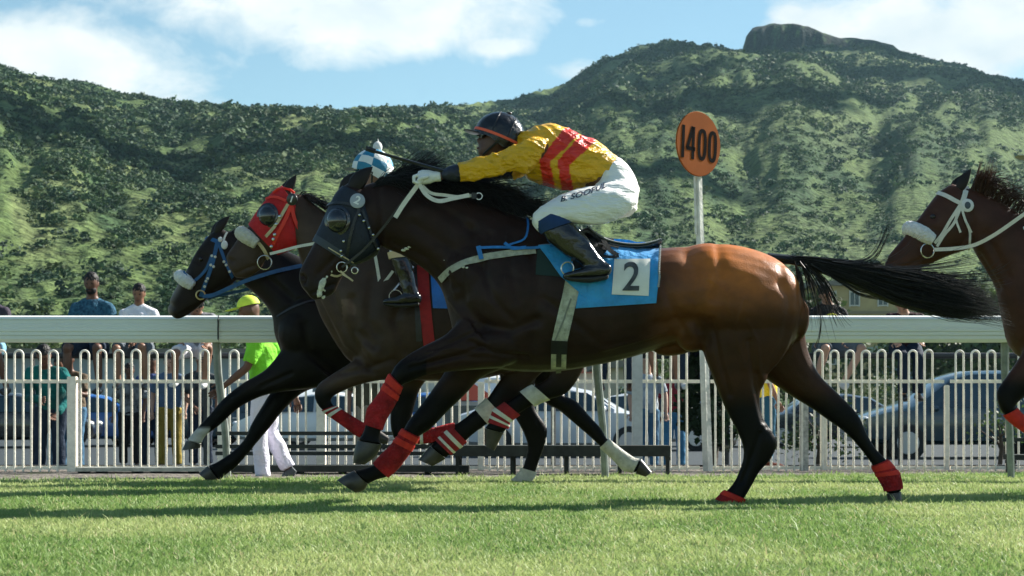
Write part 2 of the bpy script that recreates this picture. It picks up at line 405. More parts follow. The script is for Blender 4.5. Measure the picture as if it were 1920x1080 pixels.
def bushes(name, n, tr, nq, size, a0=-.42, a1=.42, tp=1.0, dens=.5, label='', seed=1, lf=.30, rgt=0):
    # every bush is a low dome of leaf clumps: nq small faces spread through an uneven volume
    rs = np.random.RandomState(seed); m0 = n*5
    a = rs.uniform(a0, a1, m0); t = tr[0]+(tr[1]-tr[0])*rs.rand(m0)**tp
    f = fbm(a*60, t*26, 5)*.6+fbm(a*170, t*60, 3)*.4
    keep = f+rs.uniform(-.10, .10, m0) < dens+rgt*sm(-.08, .08, a)
    ms = (mesa(a) > .4) & (t > .93); keep &= ~ms
    a = a[keep][:n]; t = t[keep][:n]; n = len(a)
    X, Y, Z = hz(a, t)
    s = (size[0]+(size[1]-size[0])*rs.rand(n)**2.0)*(.75+.5*(Y/600))*(1-.42*sm(.90, .97, t))
    nb = 4; bc = rs.normal(0, .42, (n, nb, 3)); bc[..., 2] = np.abs(bc[..., 2])*.8; br = rs.uniform(.35, .72, (n, nb))
    k = rs.randint(0, nb, (n, nq)); d = rs.normal(0, 1, (n, nq, 3)); d[..., 2] = np.abs(d[..., 2])*1.0-.25; d /= np.linalg.norm(d, axis=2)[..., None]
    ii = np.arange(n)[:, None]; p = bc[ii, k]+d*(br[ii, k]*rs.uniform(.8, 1.08, (n, nq)))[..., None]
    u = rs.normal(0, 1, (n, nq, 3)); nn = d+rs.normal(0, .45, (n, nq, 3)); nn /= np.linalg.norm(nn, axis=2)[..., None]
    u -= nn*(u*nn).sum(2)[..., None]; u /= np.linalg.norm(u, axis=2)[..., None]+1e-6; v = np.cross(nn, u)
    q = lf*rs.uniform(.6, 1.5, (n, nq))[..., None]
    sc_ = np.stack([s*rs.uniform(.9, 1.35, n), s*rs.uniform(.9, 1.35, n), s*rs.uniform(.65, 1.0, n)], 1)[:, None, :]
    base = np.stack([X, Y, Z], 1)[:, None, :]
    V = np.stack([base+(p+w)*sc_ for w in (u*q, v*q*.9, -u*q*.9, -v*q)], 2).reshape(-1, 3)
    Fc = np.arange(n*nq*4).reshape(-1, 4)
    bcol = np.array([(.032, .066, .030), (.046, .084, .033), (.022, .048, .028), (.070, .105, .040)])[rs.choice(4, n, p=[.38, .3, .2, .12])]*rs.uniform(.8, 1.25, (n, 1))
    cols = np.repeat(bcol[:, None, :]*rs.uniform(.65, 1.4, (n, nq, 1)), 4, 1).reshape(-1, 3)
    o = fastmesh(name, V, Fc, mm('bush_leaves', (.05, .08, .025), .7, .2, attr=True, transl=.15), cols)
    return tag(o, label, name.replace('_', ' '), None, 'stuff')
bushes('hillside_bushes', 20000, (.03, .5), 56, (.30, 1.6), -.56, .60, tp=.8, dens=.475, label='dense dark green scrub bushes covering the lower hillside', seed=5, lf=.16, rgt=.055)
bushes('ridge_bushes', 35000, (.42, 1.003), 22, (.35, 1.7), -.56, .60, dens=.505, label='small dark bushes dotting the upper slopes and skyline of the hills', seed=6, lf=.28, rgt=.03)

# clouds that shade the slopes, high above the picture
cm = mm('cloud_white', (.9, .9, .9), 1.0, 0)
def cloud(px, py, dist, alt, rx, ry, seed):
    q = P(px, py, dist); k = (alt-q.z)/SUN.z; c = q+SUN*k; g = G(); r_ = random.Random(seed)
    for i in range(9):
        g.ell(c+Vector((r_.uniform(-1, 1)*rx, r_.uniform(-1, 1)*ry, r_.uniform(-12, 12))), (rx*r_.uniform(.25, .5), ry*r_.uniform(.25, .55), 22), nu=18, nv=8)
    tag(g.out('cloud', cm), 'white cumulus cloud drifting high over the slopes', 'cloud', None, 'stuff')
cloud(170, 345, 330, 620, 85, 20, 1)
cloud(1600, 340, 800, 760, 190, 110, 3)
cloud(1880, 230, 1000, 760, 190, 190, 4)
cloud(1180, 330, 560, 700, 50, 40, 6)

# haze over the valley
hb = G(); hb.box((0, 1500, 199), (5600, 3150, 402))
hm = bpy.data.materials.new('haze'); hm.use_nodes = True; t = hm.node_tree; t.nodes.clear()
pv = N(t, 'ShaderNodeVolumePrincipled'); pv.inputs['Density'].default_value = .00009; pv.inputs['Color'].default_value = (.50, .80, .95, 1); pv.inputs['Anisotropy'].default_value = .2
ou = N(t, 'ShaderNodeOutputMaterial'); t.links.new(pv.outputs[0], ou.inputs['Volume'])
tag(hb.out('haze', hm, smooth=False), 'thin pale blue haze between the racecourse and the hills', 'haze', None, 'stuff')

# grass blades
def grass(n, y0, y1, seed, hgt=(.014, .036), wid=.0019):
    rs = np.random.RandomState(seed)
    yy = y0+(y1-y0)*rs.rand(n)**1.15; xx = (rs.rand(n)*2-1)*(yy*.3+1.1)
    ok = yy < gedge(xx)+rs.normal(0, .06, n); xx = xx[ok]; yy = yy[ok]; n = len(xx)
    pn = fbm(xx*1.4, yy*.9, 4); pn2 = fbm(xx*9, yy*6+40, 3)
    h = (hgt[0]+(hgt[1]-hgt[0])*rs.rand(n)**1.3)*(.55+.9*pn2)
    edge = np.clip(1-(gedge(xx)-yy)/.35, 0, 1); h *= 1+edge*1.0*rs.rand(n)
    tall = rs.rand(n) < .006; h = np.where(tall, h*1.9, h)
    an = rs.uniform(0, 2*np.pi, n); lean = rs.uniform(.15, 1.1, n)*h; la = rs.uniform(0, 2*np.pi, n)
    w = wid*rs.uniform(.6, 1.5, n)*(1+.06*yy)
    bx, by = np.cos(an)*w, np.sin(an)*w; lx, ly = np.cos(la)*lean, np.sin(la)*lean
    z0 = -.002+0*xx
    V = np.stack([np.stack([xx-bx, yy-by, z0], 1), np.stack([xx+bx, yy+by, z0], 1),
                  np.stack([xx+bx*.8+lx*.35, yy+by*.8+ly*.35, z0+h*.6], 1), np.stack([xx-bx*.8+lx*.35, yy-by*.8+ly*.35, z0+h*.6], 1),
                  np.stack([xx+lx, yy+ly, z0+h], 1)], 1).reshape(-1, 3)
    b = (np.arange(n)*5)[:, None]
    Fc = np.concatenate([b+np.array([[0, 1, 2]]), b+np.array([[0, 2, 3]]), b+np.array([[3, 2, 4]])], 1).reshape(-1, 3)
    c1 = np.array((.165, .29, .070)); c2 = np.array((.41, .48, .19)); c3 = np.array((.48, .44, .24))
    k = np.clip((pn-.35)/.3, 0, 1)[:, None]*.75+rs.rand(n, 1)*.45; k = np.clip(k, 0, 1)
    c = c1*(1-k)+c2*k; dry = (rs.rand(n) < .07)[:, None]; c = np.where(dry, c3, c)
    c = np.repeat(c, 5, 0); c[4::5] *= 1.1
    return V, Fc, c
gv = []; gf = []; gc = []; b0 = 0
for args in ((360000, 4.6, 9.0, 1), (420000, 8.5, 16.6, 2)):
    v, f, c = grass(*args); gv.append(v); gf.append(f+b0); gc.append(c); b0 += len(v)
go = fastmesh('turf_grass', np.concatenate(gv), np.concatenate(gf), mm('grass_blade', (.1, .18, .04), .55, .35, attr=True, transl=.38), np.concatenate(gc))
tag(go, 'short sunlit green racecourse turf in the foreground', 'grass', None, 'stuff')
# ------------------------------------------------------------------ horses
hoofm = mm('hoof_horn', (.035, .03, .027), .35, .5, noise_s=20, var=.5)
hairm = mm('black_hair', (.004, .0035, .0035), .36, .4)
earm = mm('dark_ear_coat', (.010, .006, .005), .5, .3, noise_s=20, var=.3)
eyem = mm('dark_eye', (.01, .006, .004), .06, .6)
coatm = mm('horse_coat', (.1, .05, .02), .42, .30, noise_s=9, var=.24, attr=True, bump=.22, bump_s=110, stretch=(1, 1, 1.3), rvar=.14)
_t = coatm.node_tree; _a = N(_t, 'ShaderNodeAttribute', attribute_name='Col'); _m = N(_t, 'ShaderNodeMapRange')
for _k, _v in ((1, .004), (2, .07), (3, .10), (4, .30)): _m.inputs[_k].default_value = _v
_t.links.new(_a.outputs['Fac'], _m.inputs[0]); _t.links.new(_m.outputs[0], _t.nodes['Principled BSDF'].inputs['Specular IOR Level'])
def segd(px, py, poly):
    best = np.full(len(px), 1e9)
    for (x0, y0), (x1, y1) in zip(poly[:-1], poly[1:]):
        dx, dy = x1-x0, y1-y0; t = np.clip(((px-x0)*dx+(py-y0)*dy)/(dx*dx+dy*dy+1e-9), 0, 1)
        best = np.minimum(best, np.hypot(px-x0-t*dx, py-y0-t*dy))
    return best
def ear_geo(D, base, tip, w, off, open_=1):
    g = G(); b = P(*base, D+off); t = P(*tip, D+off); ax = (t-b); ln = ax.length; ax.normalize()
    s = ax.cross(Vector((0, 1, 0))).normalized(); V = []; Fc = []
    prof = [(0, .55), (.12, .8), (.3, 1.0), (.5, .95), (.7, .7), (.86, .4), (1.0, .04)]
    for z, r in prof:
        for k in range(10):
            q = 2*math.pi*k/10; V.append(b+ax*z*ln+s*(math.cos(q)*r*w+.12*w*math.sin(z*3)*2)+Vector((0, 1, 0))*math.sin(q)*r*w*.45)
    for i in range(len(prof)-1):
        for k in range(10): Fc.append((i*10+k, i*10+(k+1) % 10, (i+1)*10+(k+1) % 10, (i+1)*10+k))
    Fc.append(tuple(range(60, 70)))
    return g.add(V, Fc)
def make_horse(label, D, spine, head, legs, colf, root_px, vox=.013, ears=(), extra=(), grooves=(), bulges=(), kind='racehorse', group='galloping racehorses'):
    rx = (root_px-960)*D/F
    h = thing(kind, label, 'horse', (rx, D, 0), group)
    g = G(); sweep(g, spine, D, 4, 28, 2.15, dome=True); sweep(g, head, D, 4, 24, 2.25, dome=True)
    for lg in legs:
        hs = lg.get('hoof', 2); sweep(g, lg['S'][:len(lg['S'])-hs+1], D, 4, 16, 2.1, dome=False)
    for e in extra: g.ell(P(e[0], e[1], D+e[5]), (e[2], e[4], e[3]), Matrix.Rotation(R(e[6]), 3, 'Y') if len(e) > 6 else None)
    V, Fc, NR = remesh(g, vox, 7 if vox < .01 else 5, .5)
    px = 960+V[:, 0]*F/V[:, 1]; py = YH-(V[:, 2]-CH)*F/V[:, 1]
    near = np.clip((D+.06-V[:, 1])/.1, 0, 1)
    disp = np.zeros(len(V))
    for poly, wpx, dep in grooves: disp -= 1.8*dep*np.exp(-(segd(px, py, poly)/wpx)**2)*near
    for x, y, rx_, ry_, dep in bulges: disp += dep*np.exp(-((px-x)/rx_)**2-((py-y)/ry_)**2)*near
    V = V+NR*disp[:, None]
    nz = np.array([noise.fractal(Vector((v[0]*3, v[1]*3, v[2]*3)), 1, 2, 3) for v in V])
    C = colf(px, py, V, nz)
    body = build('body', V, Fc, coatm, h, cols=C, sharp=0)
    bv = bvh_of(V, Fc)
    for e in ears: ear_geo(D, *e).out('ear', earm, h)
    for lg in legs:
        S = lg['S']; hs = lg.get('hoof', 2)
        if hs: 
            q = G(); sweep(q, S[-hs:], D, 3, 16, 2.3); q.out('hoof', lg.get('hm', hoofm), h)
        for (t0, t1, m_, nm, stripes) in lg.get('wraps', ()):
            q = G(); SS = sub(S, t0, t1, 8); sweep(q, SS, D, 2, 20, 2.1, add=.010)
            b = q.out(nm, m_, h)
            for (u0, u1, ms) in stripes:
                q = G(); sweep(q, sub(S, t0+(t1-t0)*u0, t0+(t1-t0)*u1, 2), D, 2, 20, 2.1, add=.0135); q.out('stripe', ms, b)
    return h, bv, V
def mixc(a, b, k): return np.array(a)[None]*(1-k[:, None])+np.array(b)[None]*k[:, None]
def ss(e0, e1, x): return sm(e0, e1, x)

redw = mm('red_bandage', (.32, .012, .014), .85, .3, noise_s=14, var=.45, bump=1.0, bump_s=45)
redb = mm('orange_red_tape', (.56, .028, .015), .7, .3, noise_s=20, var=.25, bump=.3, bump_s=90)
redd = mm('dark_red_bandage', (.30, .02, .025), .85, .3, noise_s=14, var=.3, bump=.6, bump_s=90)
wht = mm('white_webbing', (.68, .66, .58), .6, .4, noise_s=30, var=.12, bump=.3, bump_s=120)
whb = mm('white_bandage', (.55, .54, .48), .9, .2, noise_s=18, var=.25, bump=.6, bump_s=60)
fleece = mm('white_fleece', (.72, .72, .70), 1.0, .1, noise_s=40, var=.15, bump=1.0, bump_s=70, sheen=.3)
fleece2 = mm('cream_fleece', (.60, .56, .46), 1.0, .1, noise_s=40, var=.15, bump=1.0, bump_s=70, sheen=.3)
steel = mm('polished_steel', (.55, .54, .50), .25, .5, metal=1)
brass = mm('dull_brass', (.55, .45, .22), .35, .5, metal=1)
blackl = mm('black_leather', (.012, .013, .016), .38, .5, noise_s=14, var=.3, bump=.2, bump_s=60)
navyl = mm('navy_hood', (.006, .011, .024), .55, .4, noise_s=16, var=.3, bump=.3, bump_s=120)
cupm = mm('black_plastic', (.008, .010, .014), .12, .6, coat=.5)
bluel = mm('blue_webbing', (.012, .09, .24), .5, .4, noise_s=25, var=.25, bump=.3, bump_s=120)
blueb = mm('bright_blue_webbing', (.02, .17, .48), .5, .4, noise_s=25, var=.2)
redh = mm('red_hood', (.50, .009, .010), .62, .35, noise_s=10, var=.2, bump=.35, bump_s=60)
redst = mm('orange_red_strap', (.75, .035, .015), .5, .4)
cream = mm('cream_strap', (.55, .45, .27), .6, .4, noise_s=30, var=.2)
BK = (.0045, .004, .004)

# ---- the near bay, number 2
D2 = 10.0
spine2 = [(676, 352, 702, 448, .085), (706, 340, 722, 466, .095), (745, 340, 752, 478, .10), (800, 348, 795, 505, .115), (860, 366, 826, 540, .14), (915, 384, 842, 590, .185), (958, 400, 860, 645, .235),
          (1000, 414, 930, 690, .265), (1060, 436, 1030, 697, .285), (1130, 457, 1110, 686, .30), (1195, 466, 1190, 668, .30), (1262, 464, 1262, 648, .295), (1330, 456, 1322, 650, .30),
          (1392, 463, 1380, 668, .295), (1450, 484, 1430, 672, .26), (1489, 518, 1470, 662, .20), (1503, 556, 1490, 640, .12)]
head2 = [(648, 346, 706, 400, .085), (630, 366, 713, 436, .098), (615, 395, 708, 462, .10), (603, 424, 690, 480, .092), (592, 449, 668, 493, .078), (579, 474, 648, 510, .066), (567, 497, 636, 531, .06),
         (560, 516, 626, 550, .058), (565, 536, 606, 560, .048), (577, 551, 594, 561, .03)]
lA = dict(S=[(870, 590, 945, 690, .11, -.13), (835, 627, 882, 694, .085, -.14), (795, 648, 830, 699, .06, -.15), (768, 663, 796, 705, .052, -.15), (745, 681, 770, 716, .046, -.15), (731, 704, 752, 725, .037, -.15),
             (715, 735, 741, 753, .031, -.15), (690, 768, 722, 786, .037, -.15), (686, 792, 716, 802, .034, -.15), (679, 814, 712, 822, .033, -.15), (670, 826, 716, 834, .042, -.15), (664, 846, 704, 856, .045, -.15), (662, 868, 684, 871, .03, -.15)],
          hoof=3, wraps=[(4.9, 8.2, redw, 'bandage', [(.03, .16, redb), (.2, .3, redb)])])
lB = dict(S=[(858, 630, 950, 690, .10, .12), (838, 688, 905, 707, .08, .13), (812, 728, 872, 740, .06, .13), (790, 758, 838, 773, .05, .13), (765, 790, 808, 804, .046, .13), (756, 806, 783, 821, .037, .13),
             (738, 832, 768, 847, .031, .13), (712, 858, 746, 876, .037, .13), (702, 870, 728, 893, .037, .13), (690, 876, 706, 900, .032, .13), (664, 882, 690, 908, .040, .13), (648, 890, 682, 920, .046, .13), (632, 900, 668, 924, .04, .13)],
          hoof=3, wraps=[(4.9, 8.1, redw, 'bandage', [(.03, .14, redb), (.2, .32, redb)])])
hA = dict(S=[(1285, 560, 1503, 575, .14, -.12), (1310, 640, 1480, 652, .12, -.13), (1337, 711, 1434, 718, .085, -.14), (1358, 763, 1431, 766, .062, -.14), (1379, 803, 1447, 806, .05, -.14), (1392, 836, 1457, 830, .045, -.14),
             (1393, 858, 1447, 859, .037, -.14), (1388, 876, 1425, 884, .031, -.14), (1378, 900, 1411, 909, .029, -.14), (1366, 916, 1398, 931, .035, -.14), (1352, 928, 1390, 943, .036, -.14), (1342, 938, 1386, 951, .043, -.14), (1336, 948, 1380, 955, .046, -.14)],
          hoof=2, wraps=[(9.3, 10.9, redw, 'bandage', [(.05, .4, redb)])])
hB = dict(S=[(1380, 620, 1506, 590, .13, .11), (1415, 690, 1514, 652, .10, .12), (1470, 734, 1535, 700, .075, .13), (1520, 765, 1566, 732, .056, .13), (1555, 790, 1597, 763, .049, .13), (1573, 802, 1614, 786, .044, .13),
             (1597, 823, 1622, 806, .034, .13), (1618, 848, 1640, 838, .029, .13), (1636, 873, 1662, 862, .031, .13), (1646, 893, 1685, 888, .040, .13), (1658, 914, 1690, 908, .033, .13), (1662, 926, 1690, 922, .038, .13), (1665, 940, 1691, 939, .045, .13)],
          hoof=2, wraps=[(8.0, 10.6, redw, 'bandage', [(.03, .22, redb), (.28, .4, redb)])])
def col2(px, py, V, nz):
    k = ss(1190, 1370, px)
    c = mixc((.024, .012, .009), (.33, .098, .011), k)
    low = ss(505, 620, py+nz*30)*ss(1180, 1330, px); c = mixc((0, 0, 0), (0, 0, 0), low)*0+c*(1-low[:, None])+np.array((.040, .015, .006))*low[:, None]  # haunch darkens downward: shade below the lit croup painted into the coat
    leg = ss(715, 775, py+nz*8)*(px > 1150)+ss(655, 690, py)*(px < 800)+ss(715, 755, py)*(px >= 790)*(px < 1150)
    leg = np.clip(leg, 0, 1); c = c*(1-leg[:, None])+np.array(BK)*leg[:, None]
    muz = ss(500, 545, py)*(px < 640); c = c*(1-muz[:, None]*.7)+np.array((.018, .014, .013))*muz[:, None]*.7
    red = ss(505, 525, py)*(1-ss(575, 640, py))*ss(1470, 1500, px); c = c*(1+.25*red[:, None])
    rump_highlight = np.exp(-((px-1370)/110)**2-((py-455)/55)**2)*.35; c = c*(1+rump_highlight[:, None])  # sun highlight on top of the croup, painted into the coat colour
    sweat = ss(.42, .5, nz)*(px < 900)*(px > 770)*(py > 440)*(py < 520)*.0
    return c*(1+.18*nz[:, None])
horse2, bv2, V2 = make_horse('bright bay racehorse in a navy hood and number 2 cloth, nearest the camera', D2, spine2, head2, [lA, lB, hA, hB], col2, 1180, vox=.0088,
    ears=[((658, 360), (699, 313), .050, -.045), ((640, 360), (676, 322), .040, .05)],
    extra=[(970, 560, .30, .26, .16, -.12, 20), (900, 520, .20, .24, .13, -.10, -20), (1380, 560, .34, .27, .16, -.12), (1450, 580, .16, .26, .13, -.11, 8), (1300, 590, .15, .22, .14, -.12), (935, 645, .16, .13, .11, -.13),
           (690, 425, .11, .10, .085, -.01), (680, 452, .07, .05, .08, 0), (1270, 650, .14, .05, .06, 0, -10)],
    grooves=[([(1462, 530), (1478, 555), (1480, 590), (1468, 640), (1440, 700)], 8, .006), ([(1500, 540), (1505, 575), (1495, 640)], 5, .003), ([(1290, 475), (1310, 500), (1305, 560), (1318, 640)], 16, .012),
             ([(880, 430), (862, 500), (868, 570), (905, 610)], 12, .012), ([(905, 610), (960, 618), (1005, 600)], 10, .010), ([(1000, 470), (1010, 540), (1000, 640)], 14, .010),
             ([(735, 455), (800, 485), (850, 540)], 9, .009), ([(1420, 700), (1432, 760), (1440, 800)], 5, .006), ([(1230, 610), (1290, 600), (1320, 620)], 14, .010),
             ([(770, 690), (850, 668), (930, 672)], 5, .005), ([(760, 675), (840, 640)], 4, .004), ([(1550, 750), (1590, 785)], 4, .005), ([(640, 470), (600, 510)], 5, .004), ([(1360, 470), (1420, 500), (1450, 530)], 14, .003),
            ([(566, 517), (572, 524), (570, 530)], 4, .012), ([(585, 551), (606, 541), (626, 533)], 3, .007), ([(655, 500), (675, 480), (702, 465)], 4, .004), ([(706, 345), (716, 400), (712, 450)], 6, .007),
            ([(1240, 520), (1262, 580), (1290, 640)], 9, .008), ([(1335, 600), (1350, 680), (1368, 740)], 6, .007), ([(1405, 640), (1415, 720), (1432, 790)], 5, .007), ([(1425, 812), (1405, 870), (1390, 905)], 4, .006), ([(1408, 850), (1394, 905)], 3, .003),
            ([(1500, 700), (1550, 760), (1590, 790)], 5, .006), ([(1600, 812), (1645, 862)], 4, .004), ([(905, 650), (850, 670), (800, 682)], 5, .007), ([(890, 622), (830, 650), (785, 672)], 4, .006), ([(850, 720), (815, 770)], 4, .006),
            ([(920, 440), (905, 500), (925, 560), (960, 600)], 7, .007), ([(960, 440), (955, 500), (970, 560)], 9, .006), ([(1345, 462), (1352, 510), (1340, 560)], 10, .006), ([(760, 350), (830, 390), (900, 440)], 10, .006), ([(775, 420), (850, 470), (905, 500)], 12, .006),
            ([(1020, 560), (1060, 590), (1120, 640)], 8, .006), ([(880, 640), (930, 662), (990, 668)], 5, .008),
            ([(1395, 560), (1380, 620), (1395, 690)], 3, -.0035), ([(1400, 600), (1420, 640), (1425, 700)], 2.6, -.003), ([(1130, 655), (1190, 640), (1250, 622)], 3, -.0035), ([(800, 660), (850, 652), (890, 660)], 2.6, -.0035), ([(840, 560), (870, 600), (900, 612)], 3, -.0035), ([(1325, 520), (1360, 545), (1370, 590)], 3, -.003)],
    bulges=[(1425, 530, 60, 50, .005), (1340, 500, 40, 30, .006), (950, 640, 45, 30, .012), (905, 560, 28, 45, .010), (1390, 620, 40, 60, .010), (1100, 640, 60, 40, .006)]
        +[(1085+i*33, 600, 7, 50, .0035) for i in range(6)]+[(598, 520, 10, 10, -.006)])

# ---- horse 1 in the red hood
D1 = 12.2
spine1 = [(548, 362, 552, 440, .07), (570, 366, 560, 476, .078), (592, 384, 570, 508, .085), (632, 410, 580, 532, .11), (690, 432, 590, 565, .15), (740, 458, 612, 615, .20), (790, 480, 665, 685, .245), (840, 494, 770, 712, .27),
          (900, 500, 880, 713, .275), (960, 500, 950, 700, .28), (1030, 494, 1030, 678, .28), (1085, 500, 1090, 664, .25), (1135, 520, 1138, 640, .19), (1160, 550, 1160, 600, .09)]
head1 = [(530, 350, 560, 400, .075), (512, 362, 560, 436, .085), (498, 378, 555, 456, .088), (484, 396, 540, 466, .082), (467, 422, 518, 474, .07), (450, 442, 500, 486, .058), (436, 462, 492, 500, .053), (424, 480, 484, 510, .05), (428, 500, 462, 522, .042), (436, 511, 450, 521, .026)]
f1a = dict(S=[(700, 640, 760, 712, .08, -.12), (664, 674, 708, 714, .065, -.12), (624, 700, 662, 726, .052, -.12), (598, 719, 631, 740, .044, -.12), (589, 739, 621, 748, .044, -.12), (596, 760, 623, 757, .037, -.12),
              (611, 774, 631, 764, .031, -.12), (640, 794, 653, 778, .029, -.12), (664, 812, 681, 795, .036, -.12), (684, 823, 696, 801, .035, -.12), (698, 829, 708, 803, .040, -.12), (726, 833, 730, 820, .03, -.12)],
           hoof=2, wraps=[(5.6, 8.6, redw, 'bandage', [(.05, .12, wht), (.18, .25, wht)])])
f1b = dict(S=[(735, 660, 812, 700, .085, .12), (733, 720, 788, 730, .06, .12), (731, 770, 774, 776, .05, .12), (732, 800, 768, 800, .045, .12), (740, 824, 766, 806, .042, .12), (764, 831, 772, 808, .036, .12), (784, 830, 784, 807, .031, .12), (812, 828, 810, 805, .029, .12),
              (846, 826, 840, 797, .036, .12), (866, 820, 860, 793, .034, .12), (874, 818, 868, 788, .04, .12), (905, 802, 888, 776, .035, .12)],
           hoof=2, wraps=[(5.6, 8.6, redw, 'bandage', [(.05, .12, wht), (.18, .25, wht)])])
h1a = dict(S=[(985, 560, 1145, 560, .13, -.1), (1000, 640, 1115, 645, .10, -.1), (1030, 690, 1090, 700, .06, -.1), (1022, 712, 1062, 738, .045, -.1), (990, 727, 1016, 753, .033, -.1), (962, 745, 986, 768, .03, -.1),
              (926, 770, 955, 790, .037, -.1), (918, 790, 952, 802, .034, -.1), (908, 803, 944, 812, .04, -.1), (911, 838, 927, 845, .03, -.1)],
           hoof=2, wraps=[(3.7, 4.5, whb, 'hock_wrap', []), (5.4, 7.2, redd, 'bandage', [(.25, .4, wht), (.6, .75, wht)])])
h1b = dict(S=[(970, 560, 1140, 560, .12, .1), (965, 640, 1070, 650, .09, .1), (950, 690, 1010, 705, .06, .1), (930, 722, 975, 745, .046, .1), (908, 753, 932, 786, .034, .1), (886, 771, 910, 798, .03, .1), (862, 790, 886, 816, .031, .1),
              (834, 810, 862, 838, .037, .1), (820, 824, 846, 850, .034, .1), (806, 836, 836, 860, .04, .1), (784, 862, 812, 874, .03, .1)],
           hoof=2, wraps=[(3.8, 4.8, whb, 'hock_wrap', []), (6.5, 8.2, redd, 'bandage', [(.2, .36, wht), (.65, .8, wht)])])
def col1(px, py, V, nz):
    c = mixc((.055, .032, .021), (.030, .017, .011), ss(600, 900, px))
    leg = ss(715, 745, py)*(px < 900)+ss(700, 740, py)*(px >= 900); leg = np.clip(leg, 0, 1); c = c*(1-leg[:, None])+np.array(BK)*leg[:, None]
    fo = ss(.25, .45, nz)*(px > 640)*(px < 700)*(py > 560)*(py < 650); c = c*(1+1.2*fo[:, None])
    return c*(1+.22*nz[:, None])
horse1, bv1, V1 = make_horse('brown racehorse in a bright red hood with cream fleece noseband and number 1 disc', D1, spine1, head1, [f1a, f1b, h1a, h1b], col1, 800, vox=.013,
    ears=[((537, 366), (556, 328), .036, -.03), ((530, 364), (546, 336), .03, .05)],
    extra=[(720, 640, .2, .24, .14, -.1, 20), (545, 436, .09, .09, .075, 0)],
    grooves=[([(590, 470), (620, 540), (640, 600), (690, 690)], 9, .012), ([(700, 520), (690, 600), (720, 660)], 12, .01), ([(595, 560), (640, 650), (700, 700)], 5, .008), ([(430, 486), (436, 490)], 4, .009), ([(444, 512), (462, 503), (480, 498)], 3, .005), ([(660, 560), (668, 620), (700, 650)], 8, .01), ([(760, 540), (740, 600), (760, 660)], 9, .01), ([(640, 700), (690, 690), (740, 672)], 5, .007)], bulges=[(730, 660, 40, 30, .012)])

# ---- horse 3, the farthest, blue bridle
D3 = 13.17
spine3 = [(428, 434, 438, 515, .068), (445, 432, 450, 528, .075), (478, 444, 462, 538, .085), (522, 462, 487, 560, .11), (570, 485, 510, 592, .15), (612, 502, 519, 640, .20), (655, 514, 560, 700, .25), (705, 522, 690, 712, .26), (800, 528, 790, 712, .27), (900, 526, 890, 696, .27),
          (980, 518, 980, 680, .27), (1040, 525, 1040, 660, .24), (1078, 550, 1080, 640, .16), (1095, 575, 1094, 610, .08)]
head3 = [(404, 430, 446, 480, .07), (390, 443, 446, 512, .08), (376, 460, 440, 530, .082), (362, 482, 424, 541, .074), (352, 502, 408, 549, .062), (340, 521, 392, 558, .054), (328, 543, 382, 568, .05), (317, 565, 368, 580, .047), (314, 584, 350, 592, .04), (322, 592, 340, 596, .025)]
f3a = dict(S=[(538, 640, 645, 722, .11, -.1), (500, 690, 575, 730, .08, -.1), (458, 716, 506, 739, .058, -.1), (430, 737, 463, 756, .05, -.1), (410, 756, 441, 771, .046, -.1), (395, 775, 422, 789, .036, -.1), (378, 792, 402, 806, .032, -.1),
              (370, 802, 389, 814, .037, -.1), (359, 814, 381, 825, .032, -.1), (349, 826, 377, 833, .04, -.1), (341, 845, 375, 840, .04, -.1)], hoof=2)
f3b = dict(S=[(560, 680, 650, 716, .09, .1), (511, 731, 577, 732, .065, .1), (490, 763, 536, 765, .053, .1), (471, 795, 506, 802, .047, .1), (460, 820, 483, 829, .036, .1), (440, 843, 463, 854, .031, .1), (416, 860, 441, 878, .037, .1), (402, 868, 426, 889, .032, .1),
              (390, 873, 412, 902, .04, .1), (373, 888, 394, 905, .03, .1)], hoof=2)
h3a = dict(S=[(960, 560, 1085, 570, .12, -.1), (942, 650, 1042, 656, .10, -.1), (936, 706, 1006, 708, .075, -.1), (952, 760, 1002, 760, .053, -.1), (974, 798, 1026, 802, .045, -.1), (988, 832, 1022, 834, .036, -.1), (984, 862, 1010, 868, .031, -.1),
              (976, 884, 1002, 892, .036, -.1), (966, 896, 994, 905, .033, -.1), (955, 904, 990, 914, .04, -.1), (948, 912, 984, 918, .04, -.1)], hoof=2, wraps=[(6.7, 8.6, whb, 'sock_bandage', [])])
h3b = dict(S=[(975, 580, 1090, 580, .11, .1), (985, 680, 1080, 652, .085, .1), (1018, 750, 1054, 730, .06, .1), (1048, 770, 1082, 752, .05, .1), (1080, 797, 1108, 782, .045, .1), (1104, 818, 1127, 802, .036, .1), (1126, 838, 1140, 824, .031, .1),
              (1152, 862, 1166, 845, .031, .1), (1168, 880, 1188, 860, .036, .1), (1184, 884, 1196, 862, .033, .1), (1192, 888, 1203, 860, .04, .1), (1210, 894, 1222, 884, .04, .1)], hoof=2, wraps=[(6.0, 9.3, whb, 'sock_bandage', [])])
def col3(px, py, V, nz):
    c = mixc((.017, .011, .009), (.009, .007, .006), ss(450, 560, px))
    leg = ss(715, 745, py); c = c*(1-leg[:, None])+np.array(BK)*leg[:, None]
    sock = (px < 392)*ss(800, 806, py)*(py < 850); c = c*(1-sock[:, None])+np.array((.45, .43, .40))*sock[:, None]
    bl = np.exp(-(segd(px, py, [(345, 512), (316, 565), (314, 590)])/7)**2); c = c*(1-bl[:, None]*.5)+np.array((.35, .30, .28))*bl[:, None]*.5  # pale streak down the nose: sunlit rim painted into the coat
    return c*(1+.2*nz[:, None])
